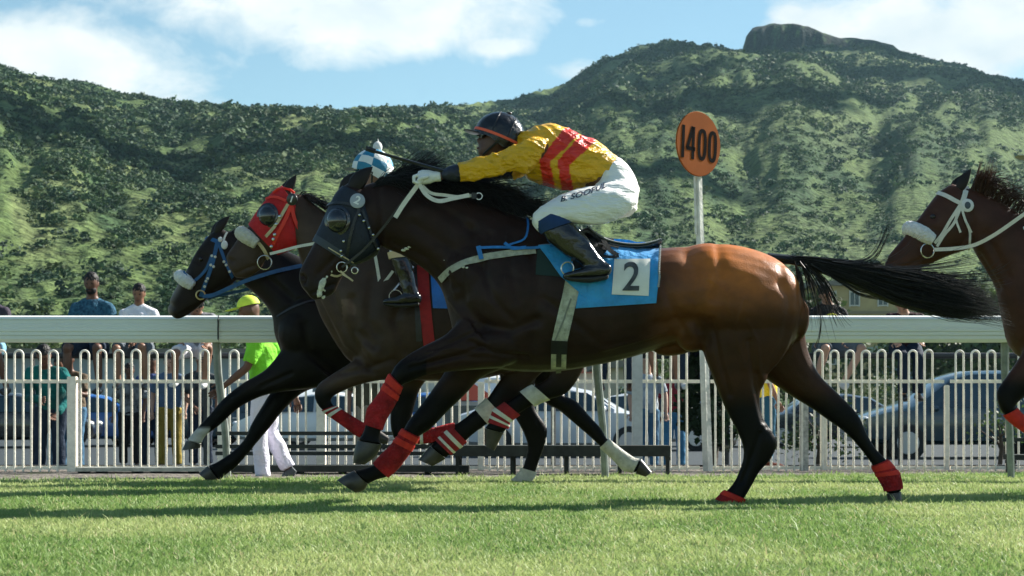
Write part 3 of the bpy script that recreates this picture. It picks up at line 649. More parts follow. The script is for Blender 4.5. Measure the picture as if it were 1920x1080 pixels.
horse3, bv3, V3 = make_horse('dark brown racehorse in a blue bridle with white noseband leading on the rail side', D3, spine3, head3, [f3a, f3b, h3a, h3b], col3, 720, vox=.014,
    ears=[((404, 437), (431, 405), .036, -.04), ((398, 440), (420, 410), .03, .05)],
    extra=[(570, 620, .2, .22, .14, -.1, 20), (430, 510, .08, .085, .07, 0)], grooves=[([(520, 590), (560, 560), (600, 560)], 3, .005), ([(500, 520), (545, 560)], 8, .01), ([(318, 570), (325, 576)], 4, .012), ([(338, 590), (356, 580), (372, 572)], 3, .005), ([(400, 545), (425, 530), (440, 505)], 4, .006), ([(376, 475), (388, 482), (376, 494), (366, 487)], 3, .005), ([(570, 610), (580, 660), (620, 690)], 8, .01), ([(545, 700), (490, 725)], 4, .006)])

# ---- horse 4, coming into the picture from the right
D4 = 11.23
spine4 = [(1806, 352, 1822, 452, .078), (1826, 354, 1832, 482, .085), (1868, 374, 1846, 505, .10), (1920, 405, 1868, 545, .13), (1975, 425, 1880, 600, .18), (2030, 440, 1905, 665, .235), (2090, 452, 2000, 700, .265), (2170, 462, 2130, 702, .28), (2260, 462, 2250, 685, .29),
          (2340, 455, 2340, 665, .29), (2410, 462, 2405, 665, .26), (2455, 495, 2450, 640, .18), (2470, 540, 2466, 600, .09)]
head4 = [(1778, 348, 1822, 400, .078), (1760, 360, 1828, 444, .09), (1742, 382, 1818, 466, .092), (1726, 404, 1796, 474, .082), (1710, 424, 1770, 484, .07), (1694, 445, 1748, 494, .06), (1678, 464, 1734, 500, .055), (1664, 481, 1718, 508, .052), (1658, 497, 1696, 514, .044), (1666, 508, 1684, 514, .026)]
f4a = dict(S=[(1950, 600, 2010, 690, .10, -.12), (1912, 668, 1985, 706, .075, -.13), (1886, 706, 1935, 735, .055, -.13), (1869, 734, 1912, 752, .048, -.13), (1873, 762, 1903, 762, .044, -.13), (1884, 780, 1906, 766, .036, -.13),
              (1898, 793, 1913, 776, .031, -.13), (1925, 812, 1938, 795, .031, -.13), (1950, 830, 1966, 810, .037, -.13), (1970, 838, 1980, 814, .035, -.13), (1984, 842, 1990, 816, .04, -.13), (2008, 846, 2012, 832, .03, -.13)],
           hoof=2, wraps=[(4.9, 8.4, redb, 'bandage', [])])
f4b = dict(S=[(1960, 640, 2050, 700, .10, .12), (1975, 730, 2030, 740, .06, .12), (1990, 800, 2025, 802, .047, .12), (2000, 850, 2022, 850, .033, .12), (2010, 895, 2034, 893, .036, .12), (2000, 912, 2030, 918, .04, .12), (1990, 926, 2026, 930, .045, .12)], hoof=2)
h4a = dict(S=[(2330, 570, 2470, 580, .13, -.12), (2350, 680, 2440, 690, .09, -.13), (2385, 760, 2440, 765, .06, -.13), (2415, 815, 2460, 808, .046, -.13), (2410, 850, 2436, 860, .034, -.13), (2395, 900, 2422, 906, .036, -.13), (2376, 918, 2412, 926, .042, -.13), (2370, 930, 2406, 934, .046, -.13)], hoof=2)
h4b = dict(S=[(2360, 600, 2476, 590, .12, .11), (2400, 690, 2480, 665, .08, .12), (2470, 755, 2515, 728, .055, .12), (2515, 800, 2555, 785, .045, .12), (2550, 850, 2572, 838, .031, .12), (2572, 885, 2604, 880, .038, .12), (2585, 905, 2610, 902, .036, .12), (2592, 920, 2618, 918, .044, .12)], hoof=2)
def col4(px, py, V, nz):
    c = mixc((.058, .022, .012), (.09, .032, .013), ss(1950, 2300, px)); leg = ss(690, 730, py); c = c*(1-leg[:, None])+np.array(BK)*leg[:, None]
    return c*(1+.2*nz[:, None])
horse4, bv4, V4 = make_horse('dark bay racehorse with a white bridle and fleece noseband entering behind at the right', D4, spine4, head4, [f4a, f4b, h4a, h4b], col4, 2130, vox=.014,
    ears=[((1798, 358), (1821, 317), .036, -.04), ((1785, 360), (1806, 328), .03, .05)],
    extra=[(2010, 600, .2, .24, .14, -.1, 20), (1806, 440, .09, .09, .075, 0)], grooves=[([(1835, 480), (1870, 540)], 8, .01), ([(1664, 488), (1672, 494)], 4, .012), ([(1690, 508), (1706, 497), (1722, 488)], 3, .006), ([(1775, 474), (1800, 462), (1818, 436)], 4, .007), ([(1742, 396), (1756, 398), (1752, 412), (1742, 410)], 3, .006), ([(1730, 420), (1770, 440)], 5, .004), ([(1850, 440), (1890, 520)], 10, .009), ([(1822, 400), (1828, 450)], 5, .006)])

# ---- tails and manes
def curve_paths(n, seed, rootf, tipf, D, ctrl, spread, seg=12, ysp=.10):
    r_ = random.Random(seed); out = []
    for i in range(n):
        u = r_.random(); x0, y0 = rootf(u, r_); x3, y3 = tipf(u, r_); c = ctrl(x0, y0, x3, y3, u, r_)
        pts2 = [(x0, y0)]+c+[(x3, y3)]; cm_ = catmull([(a, b, 0) for a, b in pts2], max(2, seg//(len(pts2)-1)))
        o1 = r_.gauss(0, ysp*.3); o2 = r_.gauss(0, ysp); ph = r_.uniform(0, 6.28); am = r_.uniform(0, spread); m_ = len(cm_)
        out.append([P(p[0]+math.sin(ph+k*.5)*am*k/m_, p[1]+math.cos(ph+k*.45)*am*k/m_, D+o1+(o2-o1)*k/m_) for k, p in enumerate(cm_)])
    return out
def tail2():
    upper = [(1455, 478), (1520, 481), (1600, 490), (1680, 500), (1760, 512), (1830, 535)]
    lower = [(1462, 492), (1520, 500), (1600, 528), (1690, 570), (1780, 595), (1865, 602)]
    def lerp(poly, t):
        t *= len(poly)-1; i = min(int(t), len(poly)-2); f = t-i; return (poly[i][0]*(1-f)+poly[i+1][0]*f, poly[i][1]*(1-f)+poly[i+1][1]*f)
    r_ = random.Random(5); paths = []
    for i in range(2300):
        u = r_.random(); u = .5+(u-.5)*r_.uniform(.7, 1.02); ln = r_.uniform(.55, 1.0) if r_.random() < .6 else r_.uniform(.88, 1.12); t0 = r_.uniform(0, .25) if r_.random() < .7 else r_.uniform(.2, .5)
        if t0 > ln-.3: t0 = 0
        pts = []; ph = r_.uniform(0, 6.28); am = r_.uniform(1, 5); yo = r_.gauss(0, .045); du = r_.gauss(0, .08)
        for k in range(12):
            t = t0+(ln-t0)*k/11; tc_ = min(t, 1.0); a = lerp(upper, tc_); b = lerp(lower, tc_); uu = u+du*t*t
            x = a[0]*(1-uu)+b[0]*uu+(t-tc_)*350; y = a[1]*(1-uu)+b[1]*uu+(t-tc_)*90
            pts.append(P(x+math.sin(ph+k*.5)*am*.6, y+math.cos(ph+k*.6)*am*t*1.4, D2+yo*(.3+t)))
        paths.append(pts)
    def stray(ps, n, jit, yo=.05):
        for i in range(n):
            o = r_.gauss(0, yo); j = r_.gauss(0, jit); j2 = r_.gauss(0, jit); q = catmull([(x+j2*.5*(k/len(ps)), y+j*(k/len(ps)), 0) for k, (x, y) in enumerate(ps)], 5)
            paths.append([P(p[0], p[1], D2+o) for p in q])
    stray([(1560, 490), (1610, 492), (1640, 478), (1660, 440), (1668, 420)], 16, 12)
    stray([(1580, 492), (1640, 494), (1690, 475), (1720, 440)], 6, 14)
    stray([(1640, 500), (1720, 505), (1790, 500), (1840, 492)], 26, 22)
    stray([(1700, 515), (1780, 525), (1850, 528), (1880, 520)], 30, 26)
    stray([(1490, 490), (1500, 520), (1506, 560), (1512, 590)], 34, 16)
    stray([(1500, 490), (1520, 520), (1535, 560), (1548, 600)], 36, 34)
    stray([(1510, 495), (1545, 530), (1565, 575), (1575, 585)], 40, 26)
    stray([(1520, 495), (1580, 530), (1620, 550), (1690, 556)], 26, 10)
    stray([(1530, 560), (1540, 600), (1535, 640), (1522, 668)], 6, 8)
    stray([(1550, 560), (1570, 590), (1585, 615)], 3, 8)
    return paths
core = G(); sweep(core, [(1440, 474, 1446, 496, .045), (1480, 478, 1480, 496, .04), (1530, 484, 1526, 508, .038), (1600, 494, 1592, 534, .045), (1680, 508, 1670, 570, .05), (1760, 526, 1748, 590, .05), (1820, 546, 1812, 596, .03)], D2, 3, 12, dome=True)
tl = strands(tail2(), .0022, 'tail', hairm, horse2)
core.out('dock', hairm, horse2)
def mane(h, D, crest, n, seed, dirx, diry, ln, w=.0022, m=hairm, bvx=None, yoff=-.02, arc=14, dock=None):
    r_ = random.Random(seed); paths = []
    for i in range(n):
        t = r_.random()*(len(crest)-1); k = min(int(t), len(crest)-2); f = t-k
        x = crest[k][0]*(1-f)+crest[k+1][0]*f; y = crest[k][1]*(1-f)+crest[k+1][1]*f
        l_ = ln*r_.uniform(.5, 1.15); dx = dirx*l_*r_.uniform(.8, 1.1); dy = diry*l_+r_.gauss(0, .20)*l_-(r_.random() < .12)*l_*.25; a = arc*r_.uniform(.2, 1.3)
        y0 = r_.gauss(0, .02); y1 = y0+r_.gauss(yoff*2, .05)
        q = catmull([(x, y+5, 0), (x+dx*.3, y+dy*.25-a, 0), (x+dx*.68, y+dy*.6-a*.9, 0), (x+dx, y+dy+a*.3, 0)], 4)
        paths.append([P(p[0], p[1], D+y0+(y1-y0)*j/len(q)) for j, p in enumerate(q)])
    cols = None
    return strands(paths, w, 'mane', m, h)
cr2 = [(690, 350), (730, 340), (800, 346), (860, 362), (920, 382), (975, 400)]
mane(horse2, D2, cr2, 1500, 3, 1, .12, 92, .0024, arc=12)
mane(horse2, D2, [(715, 342), (745, 340), (775, 342)], 420, 4, 1.0, -.42, 78, .0024, arc=8).name = 'forelock'
mane(horse2, D2, [(800, 352), (860, 366), (920, 384)], 700, 14, 1.0, .18, 95, .0026, arc=26)
brh = mm('brown_hair', (.055, .024, .014), .45, .4)
mane(horse4, D4, [(1818, 352), (1850, 362), (1880, 384), (1940, 412), (2000, 432)], 520, 8, 1.0, -.28, 54, .0026, m=brh, arc=14)
mane(horse4, D4, [(1822, 352), (1840, 358), (1856, 366)], 260, 9, .35, -1.0, 44, .0026, m=brh, arc=4).name = 'forelock'
mane(horse1, D1, [(560, 362), (590, 376), (625, 400), (680, 425)], 260, 10, .9, .45, 40, .003, arc=4)
mane(horse3, D3, [(434, 434), (460, 440), (500, 458)], 220, 12, .8, .5, 26, .003, arc=3)
for (h, D, pts) in ((horse1, D1, [(1150, 545), (1200, 560), (1260, 590)]), (horse3, D3, [(1088, 575), (1120, 600), (1150, 640)]), (horse4, D4, [(2460, 505), (2560, 540), (2680, 590)])):
    r_ = random.Random(2); ps = []
    for i in range(260):
        o = r_.gauss(0, .04); q = catmull([(pts[0][0], pts[0][1]+r_.gauss(0, 3), 0), (pts[1][0], pts[1][1]+r_.gauss(0, 8), 0), (pts[2][0]+r_.gauss(0, 14), pts[2][1]+r_.gauss(0, 18), 0)], 5)
        ps.append([P(a[0], a[1], D+o) for a in q])
    strands(ps, .003, 'tail', hairm, h)

# ---- eyes
for h, bv, D, x, y in ((horse3, bv3, D3, 376, 486), (horse4, bv4, D4, 1750, 406)):
    p, nn = hit(bv, x, y, D, -.010); g = G(); g.ell(p, (.020, .020, .018)); g.out('eye', eyem, h)

def text_mesh(body, size, bold=.0, shear=0):
    cu = bpy.data.curves.new('t', 'FONT'); cu.body = body; cu.size = size; cu.align_x = 'CENTER'; cu.align_y = 'CENTER'; cu.offset = bold; cu.shear = shear
    o = bpy.data.objects.new('t', cu); COL.objects.link(o); dg = bpy.context.evaluated_depsgraph_get(); me = o.evaluated_get(dg).to_mesh()
    bm = bmesh.new(); bm.from_mesh(me); bmesh.ops.triangulate(bm, faces=bm.faces)
    bmesh.ops.subdivide_edges(bm, edges=bm.edges, cuts=2, use_grid_fill=True)
    V = [tuple(v.co) for v in bm.verts]; Fc = [tuple(v.index for v in f.verts) for f in bm.faces]; bm.free()
    o.evaluated_get(dg).to_mesh_clear(); bpy.data.objects.remove(o, do_unlink=True); return V, Fc
def decal(bv, D, V, Fc, fx, name, m, parent, lift=.012):
    W_ = []
    for x, y, _ in V:
        a, b = fx(x, y); p, nn = hit(bv, a, b, D, 0); W_.append(p+Vector((0, -lift, 0))+nn*lift*.3)
    return build(name, W_, Fc, m, parent, smooth=False)
def disc(bv, D, px, py, r, m, parent, digit, dm, name='number_disc', tx=0, fs=1.5, at=None):
    p, nn = hit(bv, px, py, D, .014)
    if at is not None: p = P(px, py, at)
    g = G(); nn = (nn*.4+Vector((-.1, -1, .1))).normalized(); a = nn.cross(Vector((0, 0, 1))).normalized(); b = a.cross(nn)
    V = []; n = 24
    for z, rr in ((0, 1), (.006, 1), (.009, .85)):
        for k in range(n): q = 2*math.pi*k/n; V.append(p+nn*z+(a*math.cos(q)+b*math.sin(q))*r*rr)
    Fc = [(i*n+k, i*n+(k+1) % n, (i+1)*n+(k+1) % n, (i+1)*n+k) for i in range(2) for k in range(n)]+[tuple(range(2*n, 3*n)), tuple(range(n-1, -1, -1))]
    g.add(V, Fc); d = g.out(name, m, parent)
    if digit:
        tv, tf = text_mesh(digit, r*fs, .002); rot = R(-25)
        build('numeral', [p+nn*.011-a*(x*math.cos(rot)-y*math.sin(rot))+b*(x*math.sin(rot)+y*math.cos(rot)) for x, y, _ in tv], tf, dm, d, smooth=False)
    return d
def roll(D, a, b, r, m, parent, w=.07, name='noseband_roll'):
    # sheepskin roll that wraps over the nose: runs from front point a to side point b
    A = P(*a, D); B = P(*b, D); g = G(); pts = []; dirn = (B-A)
    for k in range(13):
        t = k/12; q = math.pi*(t*1.0); y = math.cos(q)*w*-1
        pts.append(A+dirn*(1-math.sin(q)**.6)*.92+Vector((0, y, 0)))
    rr = [r*.75]+[r*(1+rnd.uniform(-.06, .06)) for _ in range(11)]+[r*.75]
    g.tube(pts, rr, 14)
    # fuzz
    V, Fc, NR = remesh(g, .006, 2); nz = np.array([noise.noise(Vector(v)*90) for v in V]); V = V+NR*(nz*.004)[:, None]
    return build(name, V, Fc, m, parent, sharp=0)

# ---- tack of the near horse
hd = G(); sweep(hd, [(652, 352, 700, 396, .080)]+head2[1:4]+[(594, 445, 672, 492, .082)], D2, 4, 28, 2.25, add=.012)
g = G(); sweep(g, [(644, 350, 690, 372, .085), (630, 366, 706, 424, .10), (615, 395, 711, 466, .104), (602, 424, 694, 484, .096), (590, 449, 664, 496, .083)], D2, 4, 28, 2.25, add=.008)
hood2 = g.out('hood', navyl, horse2); bvh_ = bvh_of(g.V, g.F)
g = G(); sweep(g, [(594, 441, 670, 490, .086), (588, 453, 662, 500, .081)], D2, 2, 28, 2.25, add=.010); g.out('hood_hem', mm('slate_trim', (.035, .045, .06), .6), hood2)
g = G(); strap(g, bvh_, D2, [(589, 452), (612, 462), (640, 478), (662, 490)], .006, .012); g.out('piping', cream, hood2)
def cup(h, bv, D, px, py, r, m=cupm):
    p, nn = hit(bv, px, py, D, 0); nn = (nn*.3+Vector((-.35, -1, .0))).normalized(); g = G()
    q = nn.to_track_quat('Z', 'Y').to_matrix(); g.ell(p-nn*.01, (r, r*1.1, r*.75), q, 22, 14); g.ell(p-nn*.004, (r*1.22, r*1.3, r*.12), q, 22, 8)
    return g.out('blinker_cup', m, h)
cup(hood2, bvh_, D2, 632, 413, .068)
g = G()
for pp in ([(674, 392), (664, 415), (657, 445)], [(678, 394), (690, 425), (698, 450), (706, 468)], [(706, 468), (680, 486), (650, 498)], [(608, 384), (640, 380), (672, 388)], [(657, 445), (652, 470), (648, 498)], [(648, 498), (640, 505)]):
    strap(g, bvh_, D2, pp, .016, .010)
br2 = g.out('bridle', blackl, horse2)
g = G()
for x, y in ((674, 404), (681, 415), (690, 428), (697, 441), (645, 452), (640, 470), (706, 465), (641, 479)):
    p, nn = hit(bvh_, x, y, D2, .016); g.ell(p, (.009, .006, .009), None, 8, 6)
g.out('buckle', steel, br2)
g = G(); c = P(641, 501, D2-.085); ring(g, c, .030, .004, (.15, -1, 0)); c2_ = P(665, 507, D2-.09); ring(g, c2_, .018, .004, (.15, -1, 0)); g.out('bit_ring', steel, br2)
g = G(); free_strap(g, D2-.09, [(638, 508, 0), (650, 518, 0), (662, 527, 0), (654, 521, -.004), (642, 514, -.004)], .010); strap(g, bv2, D2, [(642, 512), (632, 520), (620, 515)], .012); g.out('bit_strap', cream, br2)
foam = mm('white_foam', (.55, .55, .45), .5, .4, noise_s=60, var=.4)
g = G()
for (x, y, r_) in [(607, 527, .018), (604, 532, .021), (602, 538, .020), (600, 545, .020), (599, 551, .018), (606, 556, .014), (613, 519, .008), (622, 509, .007), (596, 556, .008), (609, 545, .007)]:
    p, nn = hit(bv2, x, y, D2, 0); g.ell(p, (r_, r_*.4, r_*1.2), None, 8, 6)
V, Fc, NR = remesh(g, .004, 2); build('mouth_foam', V, Fc, foam, horse2, sharp=0)
g = G(); 
for (x, y, r_) in [(763, 466, .017), (757, 469, .016), (768, 463, .012), (833, 488, .004), (870, 501, .014), (876, 502, .011)]:
    p, nn = hit(bv2, x, y, D2, 0); g.ell(p, (r_, r_*.3, r_*.5), None, 8, 6)
g.out('sweat_foam', foam, horse2)
disc(bvh_, D2, 670, 378, .044, mm('grey_disc', (.34, .37, .42), .35, .5), br2, '2', mm('white_paint', (.8, .8, .8), .5))
# breastplate, girth, cloth
g = G(); strap(g, bv2, D2, [(826, 525), (842, 508), (868, 494), (905, 483), (950, 476), (1005, 470)], .040, .006); bpm = mm('grey_webbing', (.36, .36, .29), .8, .3, noise_s=30, var=.3, bump=.4, bump_s=100); g.out('breast_strap', bpm, horse2)
g = G(); strap(g, bv2, D2, [(826, 525), (842, 508), (868, 494), (905, 483), (950, 476), (1005, 470)], .04, .006, far=True); g.out('breast_strap', bpm, horse2)
g = G(); strap(g, bv2, D2, [(898, 466), (935, 465), (975, 467), (1040, 464)], .016, .014); strap(g, bv2, D2, [(898, 463), (902, 486)], .026, .014); strap(g, bv2, D2, [(950, 462), (962, 458), (985, 452), (990, 430), (988, 405)], .012, .010); strap(g, bv2, D2, [(945, 458), (960, 470), (985, 466)], .02, .018); g.out('blue_strap', blueb, horse2)
g = G(); strap(g, bv2, D2, [(1076, 520), (1068, 560), (1058, 600), (1049, 640)], .088, .006)
gi = g.out('girth', mm('girth_canvas', (.40, .41, .33), .9, .2, noise_s=22, var=.4, bump=.5, bump_s=90), horse2)
g = G(); strap(g, bv2, D2, [(1076, 520), (1068, 560), (1058, 600), (1049, 640), (1046, 688)], .088, .006, far=True); g.out('girth', mm('girth_canvas', (.4, .4, .3)), horse2)
g = G(); strap(g, bv2, D2, [(1049, 638), (1048, 662)], .094, .010); strap(g, bv2, D2, [(1048, 662), (1047, 696)], .03, .010); g.out('girth_guard', blackl, gi)
g = G(); strap(g, bv2, D2, [(1048, 660), (1047, 690)], .088, .005); g.out('girth_end', mm('girth_canvas', (.4, .4, .3)), gi)
g = G(); strap(g, bv2, D2, [(1071, 560), (1057, 600), (1040, 640)], .010, .009); g.out('seam', mm('seam_grey', (.2, .21, .18), .9), gi)
def cloth_grid(bv, D, top, front, bot, back, nu, nv, lift, wr=.006, seed=1, far=True, thick=.004):
    # grid between the four outline corners, laid on the horse both sides
    def side(isfar):
        V = []
        for j in range(nv):
            v = j/(nv-1)
            for i in range(nu):
                u = i/(nu-1); x = (top[0][0]*(1-u)+top[1][0]*u)*(1-v)+(bot[0][0]*(1-u)+bot[1][0]*u)*v; y = (top[0][1]*(1-u)+top[1][1]*u)*(1-v)+(bot[0][1]*(1-u)+bot[1][1]*u)*v
                if front and u < .5: x += math.sin(v*math.pi)*front*(1-2*u)
                p, nn = hit(bv, x, y, D, lift+wr*noise.noise(Vector((x*.02+seed, y*.03, 0)))+ (wr*.7*noise.noise(Vector((x*.07, y*.02, seed)))), isfar)
                V.append(p)
        return V
    g = G()
    Fc = [(j*nu+i, j*nu+i+1, (j+1)*nu+i+1, (j+1)*nu+i) for j in range(nv-1) for i in range(nu-1)]
    for isfar in ((False, True) if far else (False,)):
        V = side(isfar); off = [v+Vector((0, (-1 if not isfar else 1)*-thick*0, 0)) for v in V]
        g.add(V, Fc)
        # thickness: inner copy and rim
        n = len(V); inner = [v+Vector((0, (thick if not isfar else -thick), -thick*.3)) for v in V]; b = len(g.V)-n
        g.V += inner; k = b+n
        g.F += [tuple(q+k for q in f[::-1]) for f in Fc]
        rim = [i for i in range(nu)]+[j*nu+nu-1 for j in range(1, nv)]+[(nv-1)*nu+i for i in range(nu-2, -1, -1)]+[j*nu for j in range(nv-2, 0, -1)]
        for a, c in zip(rim, rim[1:]+rim[:1]): g.F.append((b+a, k+a, k+c, b+c))
    if far:   # bridge over the back
        n = len(V)*2; V0 = g.V[0:nu]; V1 = g.V[n:n+nu]; base = len(g.V); st = 6
        for s in range(st+1):
            f = s/st
            for a, c in zip(V0, V1): g.V.append(a.lerp(c, f)+Vector((0, 0, math.sin(f*math.pi)*.03)))
        for s in range(st):
            for i in range(nu-1): g.F.append((base+s*nu+i, base+s*nu+i+1, base+(s+1)*nu+i+1, base+(s+1)*nu+i))
    return g
blucl = mm('sky_blue_cloth', (.020, .27, .60), .45, .4, noise_s=7, var=.25, bump=.35, bump_s=25, sheen=.2)
g = cloth_grid(bv2, D2, [(1100, 458), (1240, 466)], 0, [(1080, 578), (1230, 568)], 0, 26, 22, .012, .008)
sc2 = g.out('saddle_cloth', blucl, horse2, sharp=60); bvc = bvh_of(g.V, g.F)
g = cloth_grid(bv2, D2, [(1010, 462), (1100, 462)], 0, [(1052, 520), (1100, 560)], 0, 16, 14, .017, .003, 3); g.out('cloth_front', blucl, sc2, sharp=60)
g = cloth_grid(bvc, D2, [(1152, 487), (1219, 486)], 0, [(1147, 552), (1216, 555)], 0, 12, 10, .006, .003, 5, far=False, thick=.002); np2 = g.out('number_panel', mm('panel_white', (.74, .73, .66), .6, noise_s=20, var=.06), sc2, sharp=60)
bvp = bvh_of(g.V, g.F); tv, tf = text_mesh('2', 1.0, .012); xs = [v[0] for v in tv]; ys = [v[1] for v in tv]
decal(bvp, D2, tv, tf, lambda x, y: (1167+(x-min(xs))/(max(xs)-min(xs))*31+(y-min(ys))/(max(ys)-min(ys))*3, 545-(y-min(ys))/(max(ys)-min(ys))*54), 'numeral', mm('charcoal_ink', (.05, .055, .06), .6, noise_s=18, var=.6), np2, .004)
g = G(); pts = []; 
for y in range(466, 540, 3): 
    p, nn = hit(bv2, 1238-(y-466)*.07, y, D2, .016); pts.append(p)
for p in pts: g.ell(p, (.007, .007, .006), None, 8, 5)
g.out('fringe', mm('grey_braid', (.35, .36, .35), .9), sc2)
g = cloth_grid(bv2, D2, [(1008, 468), (1040, 468)], 0, [(1004, 515), (1062, 520)], -3, 10, 12, .004, .001, 6, far=False); g.out('saddle_pad', mm('dark_green_felt', (.010, .030, .028), .9), sc2, sharp=60)

# saddle, a thing that sits on the horse
sd2 = thing('racing_saddle', 'small black and grey racing saddle strapped on the bay horse over the blue cloth', 'saddle', P(1160, 470, D2))
g = G(); sweep(g, [(1078, 440, 1082, 452, .10), (1098, 428, 1096, 444, .085), (1112, 432, 1106, 450, .09), (1126, 446, 1120, 460, .11), (1145, 456, 1142, 466, .14), (1170, 462, 1168, 470, .15), (1200, 463, 1200, 470, .15), (1222, 457, 1224, 465, .13), (1238, 450, 1239, 458, .10)], D2, 4, 18, 2.6)
seat = g.out('seat', mm('black_saddle_leather', (.02, .022, .025), .3, .5, noise_s=12, var=.2), sd2)
g = G(); sweep(g, [(1100, 424, 1104, 432, .075, -.02), (1120, 438, 1118, 446, .085, -.02), (1140, 450, 1138, 457, .11, -.02), (1168, 457, 1168, 463, .125, -.02), (1200, 458, 1200, 464, .125, -.02), (1226, 452, 1226, 458, .10, -.02), (1238, 448, 1238, 452, .08, -.02)], D2, 4, 18, 2.6); g.out('seat_top', mm('grey_suede', (.20, .22, .22), .7, noise_s=10, var=.2), seat)
g = cloth_grid(bv2, D2, [(1070, 450), (1150, 462)], 0, [(1075, 508), (1110, 500)], 0, 12, 10, .020, .003, 7); g.out('flap', blackl, sd2, sharp=60)
g = G(); strap(g, bvc, D2, [(1128, 452), (1140, 474), (1158, 484)], .03, .022); strap(g, bvc, D2, [(1110, 478), (1140, 487), (1160, 485)], .02, .02); strap(g, bvc, D2, [(1120, 462), (1160, 470)], .02, .02); g.out('saddle_strap', blackl, sd2)
for s in (-1, 1):
    g = G(); c = P(1064, 503, D2+s*.345); ring(g, c, .036, .005, (.3, 1, 0), 20); st = g.out('stirrup', steel, sd2)
    g = G(); g.tube([P(1105, 470, D2+s*.30), P(1072, 488, D2+s*.36)], .008, 6); g.out('stirrup_leather', blackl, sd2)

# ---- tack of the red-hooded horse
g = G(); sweep(g, [(530, 350, 560, 392, .08), (513, 361, 562, 436, .088), (499, 377, 558, 460, .091), (484, 396, 541, 469, .086), (467, 422, 519, 477, .074)], D1, 4, 28, 2.25, add=.008)
hood1 = g.out('hood', redh, horse1); bv1h = bvh_of(g.V, g.F)
cup(hood1, bv1h, D1, 501, 404, .070)
g = G(); strap(g, bv1h, D1, [(500, 374), (516, 368), (536, 377)], .020, .010); strap(g, bv1h, D1, [(545, 383), (550, 410), (561, 438), (558, 460)], .028, .012)
strap(g, bv1h, D1, [(546, 385), (532, 420), (520, 440), (508, 468)], .026, .012)
g.tube([P(512, 362, D1-.05), P(520, 355, D1-.05), P(532, 353, D1-.05), P(544, 356, D1-.05), P(552, 362, D1-.05)], .010, 8); br1 = g.out('bridle', redst, horse1)
g = G(); strap(g, bv1h, D1, [(540, 383), (520, 420), (505, 437), (488, 456)], .022, .013); strap(g, bv1, D1, [(485, 455), (496, 468), (502, 485)], .024, .008); g.out('cheek_strap', cream, br1)
g = G()
for x, y in ((525, 407), (519, 421), (516, 440), (513, 448), (509, 461), (557, 416)):
    p, nn = hit(bv1h, x, y, D1, .02); g.ell(p, (.013, .007, .013), None, 10, 6)
g.out('buckle', steel, br1)
disc(bv1h, D1, 548, 374, .043, mm('black_disc', (.012, .013, .014), .3, .5), br1, '1', mm('white_paint', (.8, .8, .8)), at=D1-.16)
g = G(); ring(g, P(496, 492, D1-.075), .05, .004, (.2, -1, 0)); g.out('bit_ring', steel, br1)
roll(D1, (453, 437), (487, 462), .052, fleece2, horse1, .075)
g = G(); free_strap(g, D1-.12, [(506, 476, 0), (530, 470, -.03), (560, 462, -.06), (592, 456, -.08), (640, 445, -.08)], .020); free_strap(g, D1-.2, [(702, 472, 0), (708, 505, 0), (713, 538, 0)], .022); free_strap(g, D1-.21, [(713, 538, 0), (725, 524, 0), (737, 508, 0)], .02); g.out('rein', wht, br1)
g = G(); strap(g, bv1, D1, [(792, 500), (796, 560), (801, 610), (806, 655)], .080, .008); rg = mm('red_girth', (.30, .010, .010), .8, noise_s=18, var=.3); g.out('girth', rg, horse1)
g = G(); strap(g, bv1, D1, [(792, 510), (796, 560), (801, 610), (806, 690)], .080, .008, far=True); g.out('girth', rg, horse1)
g = G(); strap(g, bv1, D1, [(779, 505), (782, 560), (786, 640)], .04, .006); g.out('girth_edge', blackl, horse1)
g = cloth_grid(bv1, D1, [(806, 500), (900, 502)], 0, [(812, 578), (900, 580)], 0, 14, 12, .014, .010, 8)
sc1 = g.out('saddle_cloth', mm('royal_blue_cloth', (.015, .13, .42), .45, noise_s=7, var=.25, bump=.3, bump_s=25), horse1, sharp=60)
sadd1 = thing('racing_saddle', 'dark racing saddle on the red-hooded horse, mostly hidden by the horse nearest the camera', 'saddle', P(840, 500, D1))
g = G(); sweep(g, [(760, 478, 766, 492, .10), (800, 486, 802, 498, .12), (850, 494, 850, 503, .15), (890, 488, 892, 498, .12)], D1, 4, 16, 2.5); g.out('seat', blackl, sadd1)
for s in (-1, 1):
    g = G(); ring(g, P(742, 556, D1+s*.34), .045, .005, (0, 1, 0)); g.tube([P(738, 545, D1+s*.34), P(775, 500, D1+s*.28)], .010, 6); g.out('stirrup', steel, sadd1)

# ---- blue bridle
g = G(); strap(g, bv3, D3, [(384, 444), (400, 450), (414, 456)], .030, .006); strap(g, bv3, D3, [(408, 454), (400, 490), (390, 520), (382, 540), (376, 556)], .030, .006)
strap(g, bv3, D3, [(398, 478), (388, 505), (372, 522), (360, 530)], .022, .006); strap(g, bv3, D3, [(410, 456), (422, 490), (432, 512), (440, 530)], .024, .006)
br3 = g.out('bridle', bluel, horse3)
g = G()
for x, y in ((398, 480), (404, 482), (396, 497), (401, 500), (390, 522), (387, 527), (384, 537), (420, 491), (424, 497), (430, 509)):
    p, nn = hit(bv3, x, y, D3, .012); g.ell(p, (.011, .006, .011), None, 8, 6)
g.out('buckle', wht, br3)
g = G(); ring(g, P(376, 553, D3-.075), .034, .006, (.2, -1, 0)); g.out('bit_ring', brass, br3)
roll(D3, (338, 518), (368, 540), .050, fleece, horse3, .075)
g = G(); strap(g, bv3, D3, [(352, 512), (358, 524), (353, 536)], .016, .05); 
free_strap(g, D3-.1, [(380, 556, 0), (400, 553, 0), (430, 540, -.02), (468, 524, -.05), (520, 508, -.05), (600, 490, -.02), (660, 470, 0)], .030)
